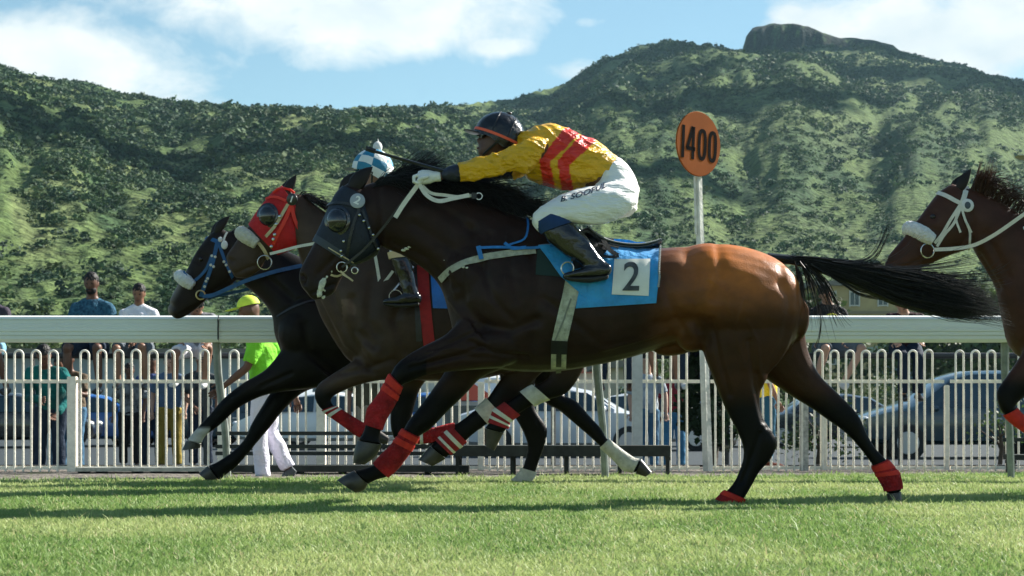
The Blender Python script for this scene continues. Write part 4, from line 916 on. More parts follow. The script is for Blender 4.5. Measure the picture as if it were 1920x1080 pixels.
free_strap(g, D3+.06, [(385, 560, 0), (420, 552, .02), (470, 541, .04), (540, 520, .05)], .024); g.out('rein', bluel, br3)
g = G(); free_strap(g, D3-.08, [(426, 435, 0), (421, 445, 0), (419, 456, 0)], .014); p, nn = hit(bv3, 421, 460, D3, .02); g.ell(p, (.026, .012, .034)); g.ell(P(413, 449, D3-.09), (.018, .01, .02)); g.out('number_disc', mm('white_plastic', (.7, .7, .68), .4), br3)
g = G(); strap(g, bv3, D3, [(520, 594), (545, 578), (575, 566), (605, 562)], .014, .006); g.out('breast_strap', blackl, horse3)
sadd3 = thing('racing_saddle', 'dark racing saddle of the horse on the rail side, hidden behind the nearer horses', 'saddle', P(800, 530, D3))
g = G(); sweep(g, [(740, 518, 744, 530, .10), (770, 524, 770, 534, .12), (810, 528, 810, 536, .14), (850, 522, 850, 532, .12)], D3, 4, 16, 2.5); g.out('seat', blackl, sadd3)

# ---- white bridle
g = G(); strap(g, bv4, D4, [(1757, 361), (1775, 368), (1796, 380), (1806, 384)], .028, .007); strap(g, bv4, D4, [(1812, 352), (1808, 366), (1802, 384)], .034, .009)
strap(g, bv4, D4, [(1800, 384), (1780, 415), (1766, 440), (1752, 456)], .020, .008); strap(g, bv4, D4, [(1802, 386), (1788, 420), (1770, 440), (1756, 462)], .018, .010); strap(g, bv4, D4, [(1796, 388), (1790, 410), (1800, 436)], .014, .009)
strap(g, bv4, D4, [(1802, 390), (1808, 412), (1818, 434), (1816, 468)], .016, .008); strap(g, bv4, D4, [(1812, 420), (1820, 436)], .014, .01)
br4 = g.out('bridle', wht, horse4)
p, nn = hit(bv4, 1812, 386, D4, .012); nn = (nn*.3+Vector((0, -1, 0))).normalized(); g = G(); q = nn.to_track_quat('Z', 'Y').to_matrix(); g.ell(p, (.044, .044, .008), q); nd = g.out('number_disc', mm('white_plastic', (.7, .7, .68)), br4)
g = G(); g.ell(p+nn*.008, (.020, .024, .004), q); g.out('disc_centre', mm('slate_ink', (.05, .07, .09), .5), nd)
roll(D4, (1705, 428), (1748, 455), .050, fleece, horse4, .08)
g = G(); ring(g, P(1739, 470, D4-.08), .046, .005, (.2, -1, 0)); g.out('bit_ring', steel, br4)
g = G(); free_strap(g, D4-.10, [(1752, 468, 0), (1790, 466, -.02), (1825, 460, -.05), (1860, 443, -.1), (1900, 416, -.14), (1960, 372, -.18)], .024); g.out('rein', wht, br4)
# ------------------------------------------------------------------ running rail, fence, sign, benches
alum = mm('rail_white', (.82, .85, .80), .6, .5, noise_s=3, var=.06, stretch=(.3, 1, 6))
galv = mm('painted_post', (.22, .25, .23), .5, .5, noise_s=12, var=.3)
DR = 13.75
def rail_piece(x0, x1, label):
    z1 = CH+(YH-592)*DR/F; z0 = CH+(YH-642)*DR/F; h = z1-z0
    rt = thing('running_rail', label, 'rail', ((x0+x1)/2, DR, 0), 'white aluminium running rail sections')
    prof = [(-.035, z1), (.05, z1+.004), (.10, z1-.015), (.11, z1-.06), (.10, z0+.04), (.05, z0), (-.01, z0), (-.045, z0+.018)]
    nb = 5; top = z1-.036; bot = z0+.020; P_ = []
    for i in range(nb):
        za = bot+(top-bot)*i/nb; zb = bot+(top-bot)*(i+1)/nb
        P_ += [(-.062+.004*abs(i-2), za+.004), (-.062+.004*abs(i-2), zb-.004), (-.056+.004*abs(i-2), zb)]
    prof = [(-.040, z0)]+P_+[(-.058, top+.004), (-.046, z1-.012), (-.02, z1), (.06, z1), (.10, z1-.03), (.11, (z0+z1)/2), (.09, z0+.02), (.05, z0)]
    n = len(prof); V = [(x, DR+a, b) for x in (x0, x1) for a, b in prof]
    Fc = [(i, (i+1) % n, n+(i+1) % n, n+i) for i in range(n)]+[tuple(range(n-1, -1, -1)), tuple(range(n, 2*n))]
    build('beam', V, Fc, alum, rt, sharp=20)
    return rt, z0, z1
rails = [(-9.2, (412-960)*DR/F-.003, 'long white rail section at the left, in front of the seated men'), ((412-960)*DR/F+.003, .71, 'white rail section running behind the bodies of the galloping horses'),
         (.716, (1893-960)*DR/F, 'white rail section under the flying black tail at the right'), ((1893-960)*DR/F+.006, 9.2, 'white rail section at the far right behind the entering horse')]
for i, (a, b, l) in enumerate(rails):
    rt, z0, z1 = rail_piece(a, b, l)
    if i < 3:
        g = G(); ps = []
        for y, z in ((-.066, z0+.02), (-.070, (z0+z1)/2), (-.060, z1-.03), (-.02, z1+.003)): ps.append((b, DR+y, z))
        g.tube(ps, .005, 6); g.out('joint_clip', mm('dark_rubber', (.02, .025, .028), .6), rt)
        g = G(); g.tube([(b-.03, DR+.03, z0+.01), (b-.02, DR+.06, z0-.25), (b+.03, DR+.10, .4), (b+.05, DR+.12, -.05)], [.035, .033, .030, .030], 10)
        p = g.out('post', galv, rt)
bw = mm('fence_cream_paint', (.88, .82, .70), .6, .25, noise_s=14, var=.16, bump=.3, bump_s=60)
bwo = mm('weathered_fence_post', (.46, .45, .40), .8, .3, noise_s=22, var=.5, bump=.5, bump_s=60)
Y0F = 16.3
def fy(x): return Y0F+.04*x*1.0+.0*x
def fpx(px, lift=0):                      # X of a fence column
    s = (px-960)/F; y = Y0F/(1-.04*s); return s*y, y
def fence_panel(p0, p1, step, label, top=657, hoops=True, ph=0, lean=0):
    x0, y0 = fpx(p0); x1, y1 = fpx(p1)
    rt = thing('hoop_fence_panel', label, 'fence', ((x0+x1)/2, (y0+y1)/2, 0), 'hoop topped metal fence panels')
    def Zp(py, y): return CH+(YH-py)*y/F
    g = G(); zr = Zp(715, y0); g.box(((x0+x1)/2, (y0+y1)/2, zr), (x1-x0, .022, .034), Matrix.Rotation(math.atan2(y1-y0, x1-x0), 3, 'Z')); g.out('top_rail', bw, rt, smooth=False)
    g = G(); zb = Zp(877, y0); g.box(((x0+x1)/2, (y0+y1)/2, zb), (x1-x0, .022, .034), Matrix.Rotation(math.atan2(y1-y0, x1-x0), 3, 'Z')); g.out('bottom_rail', bw, rt, smooth=False)
    px = p0+step*.6
    while px+step < p1+step*.3:
        xa, ya = fpx(px); xb, yb = fpx(px+step); zt = Zp(top+rnd.uniform(-1, 1), ya); r = (xb-xa)/2; g = G(); dj = rnd.uniform(-.006, .006)+lean
        if hoops:
            pts = [(xa+dj, ya-.018, zb-.035), (xa, ya-.018, zt-r)]+[((xa+xb)/2-r*math.cos(q), ya-.018, zt-r+r*math.sin(q)) for q in np.linspace(.25, math.pi-.25, 9)]+[(xb, yb-.018, zt-r), (xb+dj, yb-.018, zb-.035)]
        else: pts = [(xa+dj, ya-.018, zb-.035), (xa, ya-.018, zt)]
        g.tube(pts, .0108, 7); g.out('hoop_bar' if hoops else 'bar', bw, rt)
        px += step*2 if hoops else step
    return rt
PN = [(-330, -20, 16.2, 'fence panel at the far left edge, beside the dangling shoe'), (-14, 128, 16.2, 'fence panel between the left edge and the first white fence post'), (142, 408, 16.0, 'fence panel behind the low pale bench at the left'), (422, 594, 15.8, 'fence panel behind the walking man in green and white'),
      (610, 896, 15.2, 'fence panel behind the red bandaged forelegs'), (908, 1186, 15, 'fence panel in front of the silver car'), (1204, 1312, 14.8, 'fence panel in front of the man in the red shirt'), (1332, 1500, 14.8, 'fence panel right of the sign post, behind the near hind leg'),
      (1518, 1770, 14.7, 'fence panel in front of the dark car, left of the slim double post'), (1782, 1886, 14.8, 'fence panel at the right between two slim posts'), (1900, 2300, 14.8, 'fence panel at the far right edge behind the entering horse')]
for p0, p1, st, l in PN: fence_panel(p0, p1, st, 'cream '+l.replace('fence panel', 'hoop fence panel', 1))
def fpost(px, w, top, bot, m, label, name='fence_post'):
    x, y = fpx(px); wd = w*y/F; z1 = CH+(YH-top)*y/F; g = G()
    z0 = CH+(YH-bot)*y/F; g.box((x, y+.02, (z0+z1)/2), (wd, wd, z1-z0)); o = g.out(name, m, smooth=False, loc=(x, y+.02, z0))
    bm = bmesh.new(); bm.from_mesh(o.data); bmesh.ops.bevel(bm, geom=bm.edges[:], offset=.006, segments=2, affect='EDGES'); bm.to_mesh(o.data); bm.free()
    return tag(o, label, 'post', 'posts of the hoop fence')
fpost(135, 17, 706, 893, bw, 'thick white fence post under the hand of the leaning man')
fpost(415, 14, 716, 885, bw, 'white fence post behind the leaning steel rail post at the left')
fpost(602, 17, 700, 884, bw, 'white fence post between the walking man and the red bandaged foreleg')
fpost(902, 12, 716, 882, bw, 'white fence post behind the tangle of hind legs')
fpost(1195, 19, 656, 870, mm('light_grey_post', (.52, .55, .54), .6, noise_s=12, var=.15), 'thick pale grey fence post left of the man in the grey T-shirt')
fpost(1508, 15, 722, 885, bwo, 'flaking weathered fence post right of the near hind leg')
fpost(1545, 12, 735, 884, bw, 'short white fence post between the two hind legs of the near horse')
fpost(1776, 9, 722, 884, bw, 'slim white fence post in front of the dark car')
fpost(1893, 12, 716, 884, bwo, 'grey fence post near the right edge behind the rail post')
# furlong sign
sx, sy = fpx(1322); sy -= .25; sx = (1322-960)/F*sy
sg = thing('distance_sign', 'orange oval distance marker reading 1400 on a white post above the near horse', 'sign', (sx, sy, -.1))
g = G(); zt = CH+(YH-330)*sy/F; xt = (1309-960)/F*sy
g.tube([(sx+.03, sy, -.1), (xt, sy, zt)], [(.048, .03), (.036, .03)], 4); 
post = g.out('post', mm('sign_post_white', (.66, .65, .58), .6, .4, noise_s=9, var=.25, bump=.3, bump_s=40), sg, smooth=False)
g = G(); g.tube([(xt-.034, sy-.02, zt-.01), (xt-.022, sy-.02, CH+(YH-440)*sy/F)], .012, 4); g.out('bracket', mm('sign_post_white', (.6, .6, .5)), post, smooth=False)
cx, cy, cz = (1309-960)/F*(sy-.06), sy-.06, CH+(YH-272)*sy/F
rot = Matrix.Rotation(R(38), 3, 'Z') @ Matrix.Rotation(R(3), 3, 'Y'); ux = rot @ Vector((1, 0, 0)); uz = rot @ Vector((0, 0, 1)); un = rot @ Vector((0, -1, 0))
ra = .287; rb = .305; g = G(); c0 = Vector((cx, cy, cz)); n = 48; V = []
for t_, rr in ((.010, .985), (.004, 1), (-.004, 1), (-.010, .985)):
    for k in range(n): q = 2*math.pi*k/n; V.append(c0+un*t_+(ux*math.cos(q)*ra+uz*math.sin(q)*rb)*rr)
g.add(V, [(i*n+k, (i+1)*n+k, (i+1)*n+(k+1) % n, i*n+(k+1) % n) for i in range(3) for k in range(n)]+[tuple(range(n)), tuple(range(4*n-1, 3*n-1, -1))])
dsk = g.out('disc', mm('orange_sign_paint', (.31, .078, .010), .75, .15, noise_s=5, var=.14), sg)
blk = mm('black_sign_paint', (.006, .005, .005), .9, .08)
def stroke(g, pts, w):                     # rounded digit stroke in the plane of the disc
    pts = [Vector((a, b, 0)) for a, b in pts]; n_ = len(pts); V = []
    for i, p in enumerate(pts):
        t = (pts[min(i+1, n_-1)]-pts[max(i-1, 0)]).normalized(); s = Vector((-t.y, t.x, 0))*w/2; V += [p+s, p-s]
    W_ = [c0+un*(.0110+.0012*l)+ux*v.x+uz*v.y for l in (0, 1) for v in V]; m_ = len(V); Fc = []
    for i in range(n_-1):
        Fc += [(m_+2*i, m_+2*i+1, m_+2*i+3, m_+2*i+2), (2*i, 2*i+2, 2*i+3, 2*i+1), (2*i, m_+2*i, m_+2*i+2, 2*i+2), (2*i+1, 2*i+3, m_+2*i+3, m_+2*i+1)]
    g.add(W_, Fc)
def oval(cx_, w, h): return [(cx_+w*math.copysign(abs(math.cos(q))**.75, math.cos(q)), h*math.copysign(abs(math.sin(q))**.62, math.sin(q))-.002) for q in np.linspace(0, 2*math.pi, 25)]
for nm, st in (('digit', [[(-.205, -.155), (-.205, .150)]]), ('digit', [[(-.075, -.155), (-.075, .150)], [(-.085, .150), (-.150, -.062)], [(-.160, -.058), (-.045, -.058)]]), ('digit', [oval(.042, .040, .132)]), ('digit', [oval(.178, .040, .132)])):
    g = G()
    for s_ in st: stroke(g, s_, .038)
    g.out(nm, blk, dsk, smooth=False)

# benches
bk = mm('dark_bench_wood', (.028, .034, .030), .7, .3, noise_s=12, var=.4)
def bench(x0, x1, d, seat, low, legs, m, label, back=()):
    X0 = (x0-960)*d/F; X1 = (x1-960)*d/F; z = CH+(YH-seat[0])*d/F; th = (seat[1]-seat[0])*d/F
    rt = thing('bench', label, 'bench', ((X0+X1)/2, d, 0), 'low benches along the fence')
    g = G(); g.box(((X0+X1)/2, d, z-th/2), (X1-X0, .32, th)); g.out('seat', m, rt, smooth=False)
    for b in back:
        zb = CH+(YH-b)*d/F; g = G(); g.box(((X0+X1)/2, d+.18, zb), (X1-X0, .03, .035)); g.out('rail', bk, rt, smooth=False)
    for lx in legs:
        X = (lx-960)*d/F; g = G(); g.box((X, d-.10, (z-th-.02)/2-.02), (.03, .03, z-th+.06)); g.box((X+.02, d+.14, (z-th-.02)/2-.02), (.03, .03, z-th+.06)); g.box((X+.01, d+.02, z-th-.02), (.03, .26, .03)); g.out('leg', bk, rt, smooth=False)
    return rt
bench(150, 430, 15.6, (876, 883), 0, (155, 188, 255, 290, 360, 425), mm('pale_bench_top', (.42, .42, .36), .8, noise_s=20, var=.3), 'low bench with pale worn top at the left, in front of the standing boys')
bench(398, 880, 15.5, (872, 884), 0, (404, 480, 560, 640, 720, 800, 872), bk, 'long dark bench with open rails behind the walking man and forelegs', back=(813, 838, 851))
bench(852, 1254, 15.3, (835, 855), 0, (858, 960, 1060, 1160, 1250), bk, 'dark flat topped bench under the outstretched white bandaged hind leg')
bench(160, 850, 15.9, (888, 892), 0, (), bk, 'dark low plank lying on the dirt behind the left benches')
bench(852, 1280, 15.9, (886, 892), 0, (), bk, 'dark low plank lying on the dirt behind the right bench')
for (a, b, zz, l) in ((1890, 2100, 0, 'dark bench behind the fence at the right edge'),):
    bench(a, b, 15.7, (852, 862), 0, (1894, 1990, 2090), bk, l, back=(825,))

# ------------------------------------------------------------------ people
def skin(n, c): return mm('skin_'+n, c, .5, .4, noise_s=12, var=.12)
SKD = skin('dark', (.12, .056, .034)); SKM = skin('mid', (.24, .12, .072)); SKL = skin('light', (.42, .24, .165))
HB = mm('short_black_hair', (.010, .009, .009), .6, .3, noise_s=60, var=.4)
def fabric(n, c, **k): return mm(n, c, .85, .2, noise_s=k.get('ns', 6), var=k.get('var', .18), bump=.5, bump_s=k.get('bs', 14), col2=k.get('col2'))
def person(label, base, J, sk=SKM, top=None, leg=None, shoe=None, hair=HB, cap=None, S=1.0, sleeve=.5, short=False, beard=False, yaw=0, group=None, cat='man', vox=.017, belly=1.0, extra=None):
    # J: joints in metres round the base point, facing -Y; keys head neck chest hip, sh/el/wr and hp/kn/an for l and r
    base = Vector(base); rt = thing('person', label, cat, base, group)
    Rz = Matrix.Rotation(yaw, 3, 'Z'); T = lambda v: base+Rz @ (Vector(v)*S); K = {k: T(v) for k, v in J.items()}; s = S
    g = G()
    hd_ = K['head']; up = (hd_-K['neck']).normalized(); fd = Rz @ Vector(J.get('face', (0, -1, 0))); J.pop('face', None) if False else None
    sd_ = fd.cross(up).normalized(); fd = up.cross(sd_).normalized(); rm = Matrix((sd_, -fd, up)).transposed()
    g.ell(hd_+up*.02*s, (.076*s, .092*s, .105*s), rm, 18, 12); g.ell(hd_-up*.055*s+fd*.022*s, (.055*s, .062*s, .062*s), rm, 14, 10)
    g.ell(hd_+fd*.092*s-up*.012*s, (.014*s, .020*s, .024*s), rm, 8, 6)
    for q in (-1, 1): g.ell(hd_+sd_*q*.078*s-up*.005*s-fd*.01*s, (.012*s, .018*s, .032*s), rm, 8, 6)
    g.tube([hd_-up*.05*s-fd*.015*s, K['neck'], K['chest']+ (K['neck']-K['chest'])*.5], [.060*s, .060*s, .08*s], 12)
    ax = (K['shl']-K['shr']).normalized()
    def torso(g, add=0, low=0):
        c = K['chest']; h = K['hip']; n_ = K['neck']; L_ = [(n_-(n_-c)*.12, .062, .060), (n_-(n_-c)*.34, .10, .075), (n_-(n_-c)*.60, .150, .098), (c, .172, .122), (c.lerp(h, .5), .155*belly, .115*belly), (h, .160, .12), (h+(h-c).normalized()*.08*s, .14, .11)]
        V = []; n = 20
        for p, a, b in L_:
            t = (h-c).normalized(); bb = t.cross(ax).normalized()
            for k in range(n): q = 2*math.pi*k/n; V.append(p+ax*(a*s+add)*math.cos(q)+bb*(b*s+add)*math.sin(q))
        m_ = len(L_); g.add(V, [(i*n+k, i*n+(k+1) % n, (i+1)*n+(k+1) % n, (i+1)*n+k) for i in range(m_-1) for k in range(n)]+[tuple(range(n-1, -1, -1)), tuple(range((m_-1)*n, m_*n))])
    torso(g)
    for q in 'lr': g.tube([K['neck']-(K['neck']-K['chest'])*.1, K['sh'+q]], [.05*s, .05*s], 10)
    ex = []
    for q in 'lr':
        sh, e, w = K['sh'+q], K['el'+q], K['wr'+q]; g.ell(sh, (.06*s,)*3, None, 12, 8)
        g.tube([sh, sh.lerp(e, .4), e, e.lerp(w, .35), w], [.052*s, .046*s, .038*s, .038*s, .025*s], 12)
        hdv = (w-e).normalized(); pc = w+hdv*.05*s; sid = hdv.cross(Vector((0, 1, 0))).normalized() if abs(hdv.y) < .9 else Vector((1, 0, 0)); nrm_ = hdv.cross(sid)
        g.tube([w, w+hdv*.04*s, w+hdv*.09*s], [(.026*s, .018*s), (.040*s, .016*s), (.038*s, .014*s)], 10)
        for f in range(4):
            o_ = sid*(f-1.5)*.019*s; L_ = (.062, .075, .070, .055)[f]*s; a = w+hdv*.085*s+o_
            ex.append([a, a+hdv*L_*.5+nrm_*.008*s, a+hdv*L_*.85+nrm_*.03*s])
        a = w+hdv*.025*s-sid*.03*s; ex.append([a, a+(hdv*.6-sid*.8)*.035*s, a+(hdv-sid*.5)*.06*s])
        hp, k_, an = K['hp'+q], K['kn'+q], K['an'+q]
        g.tube([hp, hp.lerp(k_, .4), k_, k_.lerp(an, .35), an], [.085*s, .075*s, .055*s, .053*s, .036*s], 14); g.ell(k_, (.056*s,)*3, None, 10, 8)
        ft = K.get('to'+q, an+Rz @ Vector((0, -.16, -.06))*s); g.tube([an+(an-k_).normalized()*.02*s, an.lerp(ft, .5)+Vector((0, 0, -.015*s)), ft], [.038*s, (.036*s, .03*s), (.038*s, .02*s)], 10)
    V, Fc, NR = remesh(g, vox*s, 3)
    gg = G(); gg.V = [Vector(v) for v in V]; gg.F = list(Fc)
    for f in ex: gg.tube(f, [.0095*s, .009*s, .007*s], 6)
    body = gg.out('body', sk, rt, sharp=0)
    # face
    g = G()
    for q in (-1, 1): g.ell(hd_+fd*.083*s+up*.018*s+sd_*q*.030*s, (.013*s, .008*s, .007*s), rm, 8, 5)
    g.out('eye', eyem, body)
    g = G(); g.ell(hd_+fd*.078*s-up*.062*s, (.024*s, .012*s, .007*s), rm, 8, 5); g.out('mouth', mm('lip', (.12, .04, .035), .5), body)
    if beard:
        g = G(); g.ell(hd_+fd*.026*s-up*.062*s, (.060*s, .062*s, .058*s), rm); g.out('beard', HB, body)
    if hair and not cap:
        g = G(); g.ell(hd_+up*.040*s-fd*.012*s, (.082*s, .096*s, .095*s), rm, 20, 12)
        V, Fc, NR = remesh(g, .010*s, 1); V = V+NR*np.array([noise.noise(Vector(v)*60)*.010*s for v in V])[:, None]
        keep = []; fdn = np.array(fd); upn = np.array(up); hn = np.array(hd_); rel = V-hn; ok = (rel@upn > .048*s)*(rel@fdn > .02*s)+(rel@upn > .0*s)*(rel@fdn <= .02*s)
        Fc = [f for f in Fc if all(ok[i] for i in f)]; build('hair', V, Fc, hair, rt, sharp=0)
    if cap:
        g = G(); V = []; Fc = []; n = 20
        for j in range(7):
            th = math.pi/2*j/6
            for k in range(n): q = 2*math.pi*k/n; V.append(hd_+up*(.045*s)+ (sd_*math.cos(q)*.086*s+fd*math.sin(q)*.103*s)*math.cos(th)+up*math.sin(th)*.095*s)
        for j in range(6):
            for k in range(n): Fc.append((j*n+k, j*n+(k+1) % n, (j+1)*n+(k+1) % n, (j+1)*n+k))
        g.add(V, Fc); g.ell(hd_+up*.048*s+fd*.13*s, (.070*s, .085*s, .008*s), rm, 16, 6); g.out('cap', cap, rt)
    if top:
        g = G(); torso(g, .012*s)
        for q in 'lr':
            g.tube([K['neck']-(K['neck']-K['chest'])*.16, K['sh'+q]], [.058*s, .064*s], 12)
            sh, e, w = K['sh'+q], K['el'+q], K['wr'+q]; g.ell(sh, (.068*s,)*3, None, 12, 8)
            ps = [sh, sh.lerp(e, .4), sh.lerp(e, .85)]; rs_ = [.068*s, .066*s, .062*s]
            if sleeve > .9: ps = [sh, sh.lerp(e, .5), e, e.lerp(w, .5), e.lerp(w, .95)]; rs_ = [.068*s, .062*s, .055*s, .05*s, .042*s]
            g.tube(ps, rs_, 12)
        V, Fc, NR = remesh(g, (vox-.002)*s, 2); V = V+NR*np.array([noise.noise(Vector(v)*11)*.010*s for v in V])[:, None]
        # open the neck
        shirt = build('shirt', V, Fc, top, rt, sharp=0)
        if extra: extra(shirt, K, s)
    if leg:
        g = G()
        for q in 'lr':
            hp, k_, an = K['hp'+q], K['kn'+q], K['an'+q]
            if short: g.tube([hp, hp.lerp(k_, .5), hp.lerp(k_, .92)], [.108*s, .098*s, .088*s], 14)
            else: g.tube([hp, hp.lerp(k_, .5), k_, k_.lerp(an, .5), k_.lerp(an, .97)], [.105*s, .09*s, .074*s, .070*s, .070*s], 14); g.ell(k_, (.074*s,)*3, None, 10, 8)
        h = K['hip']; g.ell(h-(K['chest']-h).normalized()*.04*s, (.168*s, .13*s, .12*s), Rz, 18, 10)
        V, Fc, NR = remesh(g, (vox-.002)*s, 2); V = V+NR*np.array([noise.noise(Vector(v)*9)*.010*s for v in V])[:, None]; build('shorts' if short else 'trousers', V, Fc, leg, rt, sharp=0)
    if shoe:
        for q in 'lr':
            k_, an = K['kn'+q], K['an'+q]; ft = K.get('to'+q, an+Rz @ Vector((0, -.16, -.06))*s); hl = an+(an-ft).normalized()*.05*s+(an-k_).normalized()*.045*s
            g = G(); g.tube([hl, an+(an-k_).normalized()*.03*s, an.lerp(ft, .6)+(an-k_).normalized()*.02*s, ft, ft+(ft-hl).normalized()*.05*s], [(.035*s, .03*s), (.048*s, .046*s), (.050*s, .038*s), (.048*s, .028*s), (.030*s, .016*s)], 12); g.out('shoe', shoe, rt)
    return rt
def sit(**k):     # seated on a rail at z=0 (seat), legs hanging
    J = dict(head=(0, -.02, .765), neck=(0, .02, .62), chest=(0, .03, .40), hip=(0, .05, .08), shl=(.185, .03, .495), shr=(-.185, .03, .495), ell=(.25, -.02, .25), elr=(-.24, -.02, .27), wrl=(.17, -.22, .13), wrr=(-.17, -.22, .13),
             hpl=(.10, 0, .06), hpr=(-.10, 0, .06), knl=(.16, -.42, .04), knr=(-.16, -.42, .04), anl=(.17, -.36, -.38), anr=(-.17, -.36, -.38)); J.update(k); return J
def stand(**k):
    J = dict(head=(0, -.02, 1.58), neck=(0, .01, 1.44), chest=(0, .02, 1.24), hip=(0, .02, .94), shl=(.185, .02, 1.335), shr=(-.185, .02, 1.335), ell=(.25, .03, 1.10), elr=(-.25, .03, 1.10), wrl=(.24, -.08, .86), wrr=(-.24, -.08, .86),
             hpl=(.09, .02, .90), hpr=(-.09, .02, .90), knl=(.10, 0, .49), knr=(-.10, 0, .49), anl=(.11, .03, .08), anr=(-.11, .03, .08)); J.update(k); return J
DS = 20.6; zs = CH+(YH-662)*DS/F
def X_(px, d): return (px-960)*d/F
blks = mm('black_shoe', (.012, .012, .014), .4, .5); whs = mm('white_shoe', (.6, .6, .58), .6)
navyp = fabric('navy_patterned_shirt', (.012, .055, .12), ns=28, var=.5, col2=(.05, .16, .24)); wtee = fabric('white_t_shirt', (.72, .72, .78)); denim = fabric('blue_denim', (.03, .09, .17), col2=(.08, .18, .28)); dden = fabric('dark_denim', (.015, .025, .045))
blkt = fabric('black_t_shirt', (.014, .015, .018)); purp = fabric('dull_purple_t_shirt', (.055, .045, .065)); wsh = fabric('white_shorts', (.68, .66, .70)); lblue = fabric('faded_blue_shorts', (.16, .32, .42)); gry = fabric('grey_shorts', (.10, .12, .14)); teal = fabric('teal_black_shirt', (.008, .05, .05), ns=5, var=.6, col2=(.01, .16, .15))
GS = 'spectators sitting on the rail behind the fence'
person('bearded man in a dark blue patterned shirt seated above the rail', (X_(172, DS), DS, zs), sit(), SKD, navyp, dden, blks, beard=True, S=1.09, short=True, group=GS, belly=1.12)
person('young man in a plain white T-shirt seated above the rail with dark swept hair', (X_(260, DS), DS, zs), sit(head=(.01, -.03, .745), knl=(.13, -.42, .06), knr=(-.19, -.40, .04), wrl=(.06, -.24, .14), wrr=(-.06, -.24, .14)), SKM, wtee, gry, blks, S=.96, short=True, group=GS)
person('man in dull purple T-shirt at the left edge with a black shoe dangling', (X_(-20, DS), DS, zs), sit(head=(-.02, -.02, .72), knl=(.20, -.42, .05), anl=(.31, -.34, -.42)), SKD, purp, lblue, blks, S=1.0, short=True, group=GS)
person('seated man in white shorts behind the nose of the blue bridled horse', (X_(372, DS), DS, zs), sit(head=(.02, -.22, .56), neck=(0, -.12, .48), chest=(0, -.04, .32), shl=(.19, -.10, .42), shr=(-.17, -.10, .42), ell=(.27, -.28, .22), knr=(-.20, -.44, -.02), knl=(.20, -.42, .04), anl=(.14, -.36, -.36), anr=(-.22, -.34, -.34), wrl=(.2, -.45, .1)), SKM, fabric('grey_mottled_shirt', (.22, .22, .24), ns=20, var=.5), wsh, whs, S=.98, short=True, group=GS)
person('seated man in a black T-shirt with a yellow print under the black horse tail', (X_(1552, DS), DS, zs), sit(head=(-.04, -.05, .72), knr=(-.10, -.42, .04), knl=(.34, -.40, .04), anl=(.12, -.40, -.36), anr=(-.22, -.36, -.38), wrl=(.2, -.2, .12)), SKL, blkt, gry, whs, S=.98, short=True, group=GS,
       extra=lambda sh, K, s: (lambda g: g.out('yellow_print', mm('yellow_print', (.55, .48, .03), .7), sh))(G().ell(K['chest']+Vector((.03, -.145*s, .03)), (.075, .012, .055), None, 14, 8)))
person('man in dark maroon clothes above the rail, below the tip of the tail', (X_(1696, DS), DS, zs), sit(head=(-.06, -.1, .60), neck=(-.02, -.06, .47), chest=(0, 0, .30), shl=(.18, -.02, .42), shr=(-.18, -.02, .42), knl=(.10, -.30, -.06), knr=(-.08, -.30, -.06), anl=(.10, -.26, -.50), anr=(-.08, -.28, -.50)), SKL, fabric('maroon_black_shirt', (.03, .012, .016)), dden, blks, S=1.0, group=GS)
person('seated spectator with brown boots hanging under the belly of the near horse', (X_(1150, DS), DS, zs), sit(), SKD, fabric('brown_shirt', (.10, .05, .03)), dden, mm('brown_boot', (.09, .035, .015), .5), group=GS)
person('seated spectator with black shoes hanging left of the sign post', (X_(1240, DS), DS, zs), sit(knl=(.12, -.42, .05), anr=(-.10, -.36, -.30)), SKM, fabric('pink_shirt', (.45, .16, .20)), gry, blks, short=True, S=.97, group=GS)
person('seated spectator in red shirt and dark jeans hanging legs beside the sign post', (X_(1300, DS), DS, zs), sit(anl=(.10, -.34, -.34)), SKM, fabric('faded_red_shirt', (.40, .06, .05)), dden, whs, S=.95, group=GS)
person('man in khaki shirt leaning against the sitting rail at far left', (X_(118, DS), DS+.3, -.2), stand(head=(.0, -.1, 1.40), neck=(0, -.04, 1.27), chest=(0, .02, 1.08), hip=(.02, .06, .84), shl=(.18, -.02, 1.17), shr=(-.18, -.02, 1.17), ell=(.26, -.22, .96), wrl=(.10, -.36, 1.02), elr=(-.24, -.1, .94), wrr=(-.05, -.34, .98), hpl=(.1, .06, .8), hpr=(-.08, .06, .8)), SKD, fabric('khaki_shirt', (.12, .09, .06)), denim, blks, group='spectators standing behind the fence')
GP = 'spectators standing behind the fence'
DP = 26.0
def gpt(px, d, s=1): return (X_(px, d), d, float(gz(0, d)))
person('man in black and teal leaning his forearm on the white fence post', (X_(92, 19.0), 19.0, -.20), stand(head=(-.02, -.14, 1.38), neck=(-.02, -.05, 1.26), chest=(0, .02, 1.08), hip=(.02, .08, .84), shl=(.16, -.04, 1.20), shr=(-.20, -.02, 1.20), ell=(.32, -.2, .95), wrl=(.22, -.5, .74), elr=(-.22, -.1, .92), wrr=(.0, -.34, .9), hpl=(.1, .08, .8), hpr=(-.08, .08, .8)), SKD, teal, dden, blks, S=1.0, sleeve=1, group=GP)
person('person in torn light blue jeans behind the fence beside the leaning man', (X_(112, 21), 21.0, -.22), stand(anl=(.16, .0, .08), anr=(-.1, -.08, .08), ell=(.3, -.1, 1.12), wrl=(.16, -.28, 1.12)), SKM, fabric('white_blue_print_shirt', (.22, .26, .36), ns=14, var=.8, col2=(.6, .62, .68)), fabric('torn_light_denim', (.03, .10, .18), ns=4, var=.5, col2=(.35, .50, .60)), blks, S=.86, group=GP)
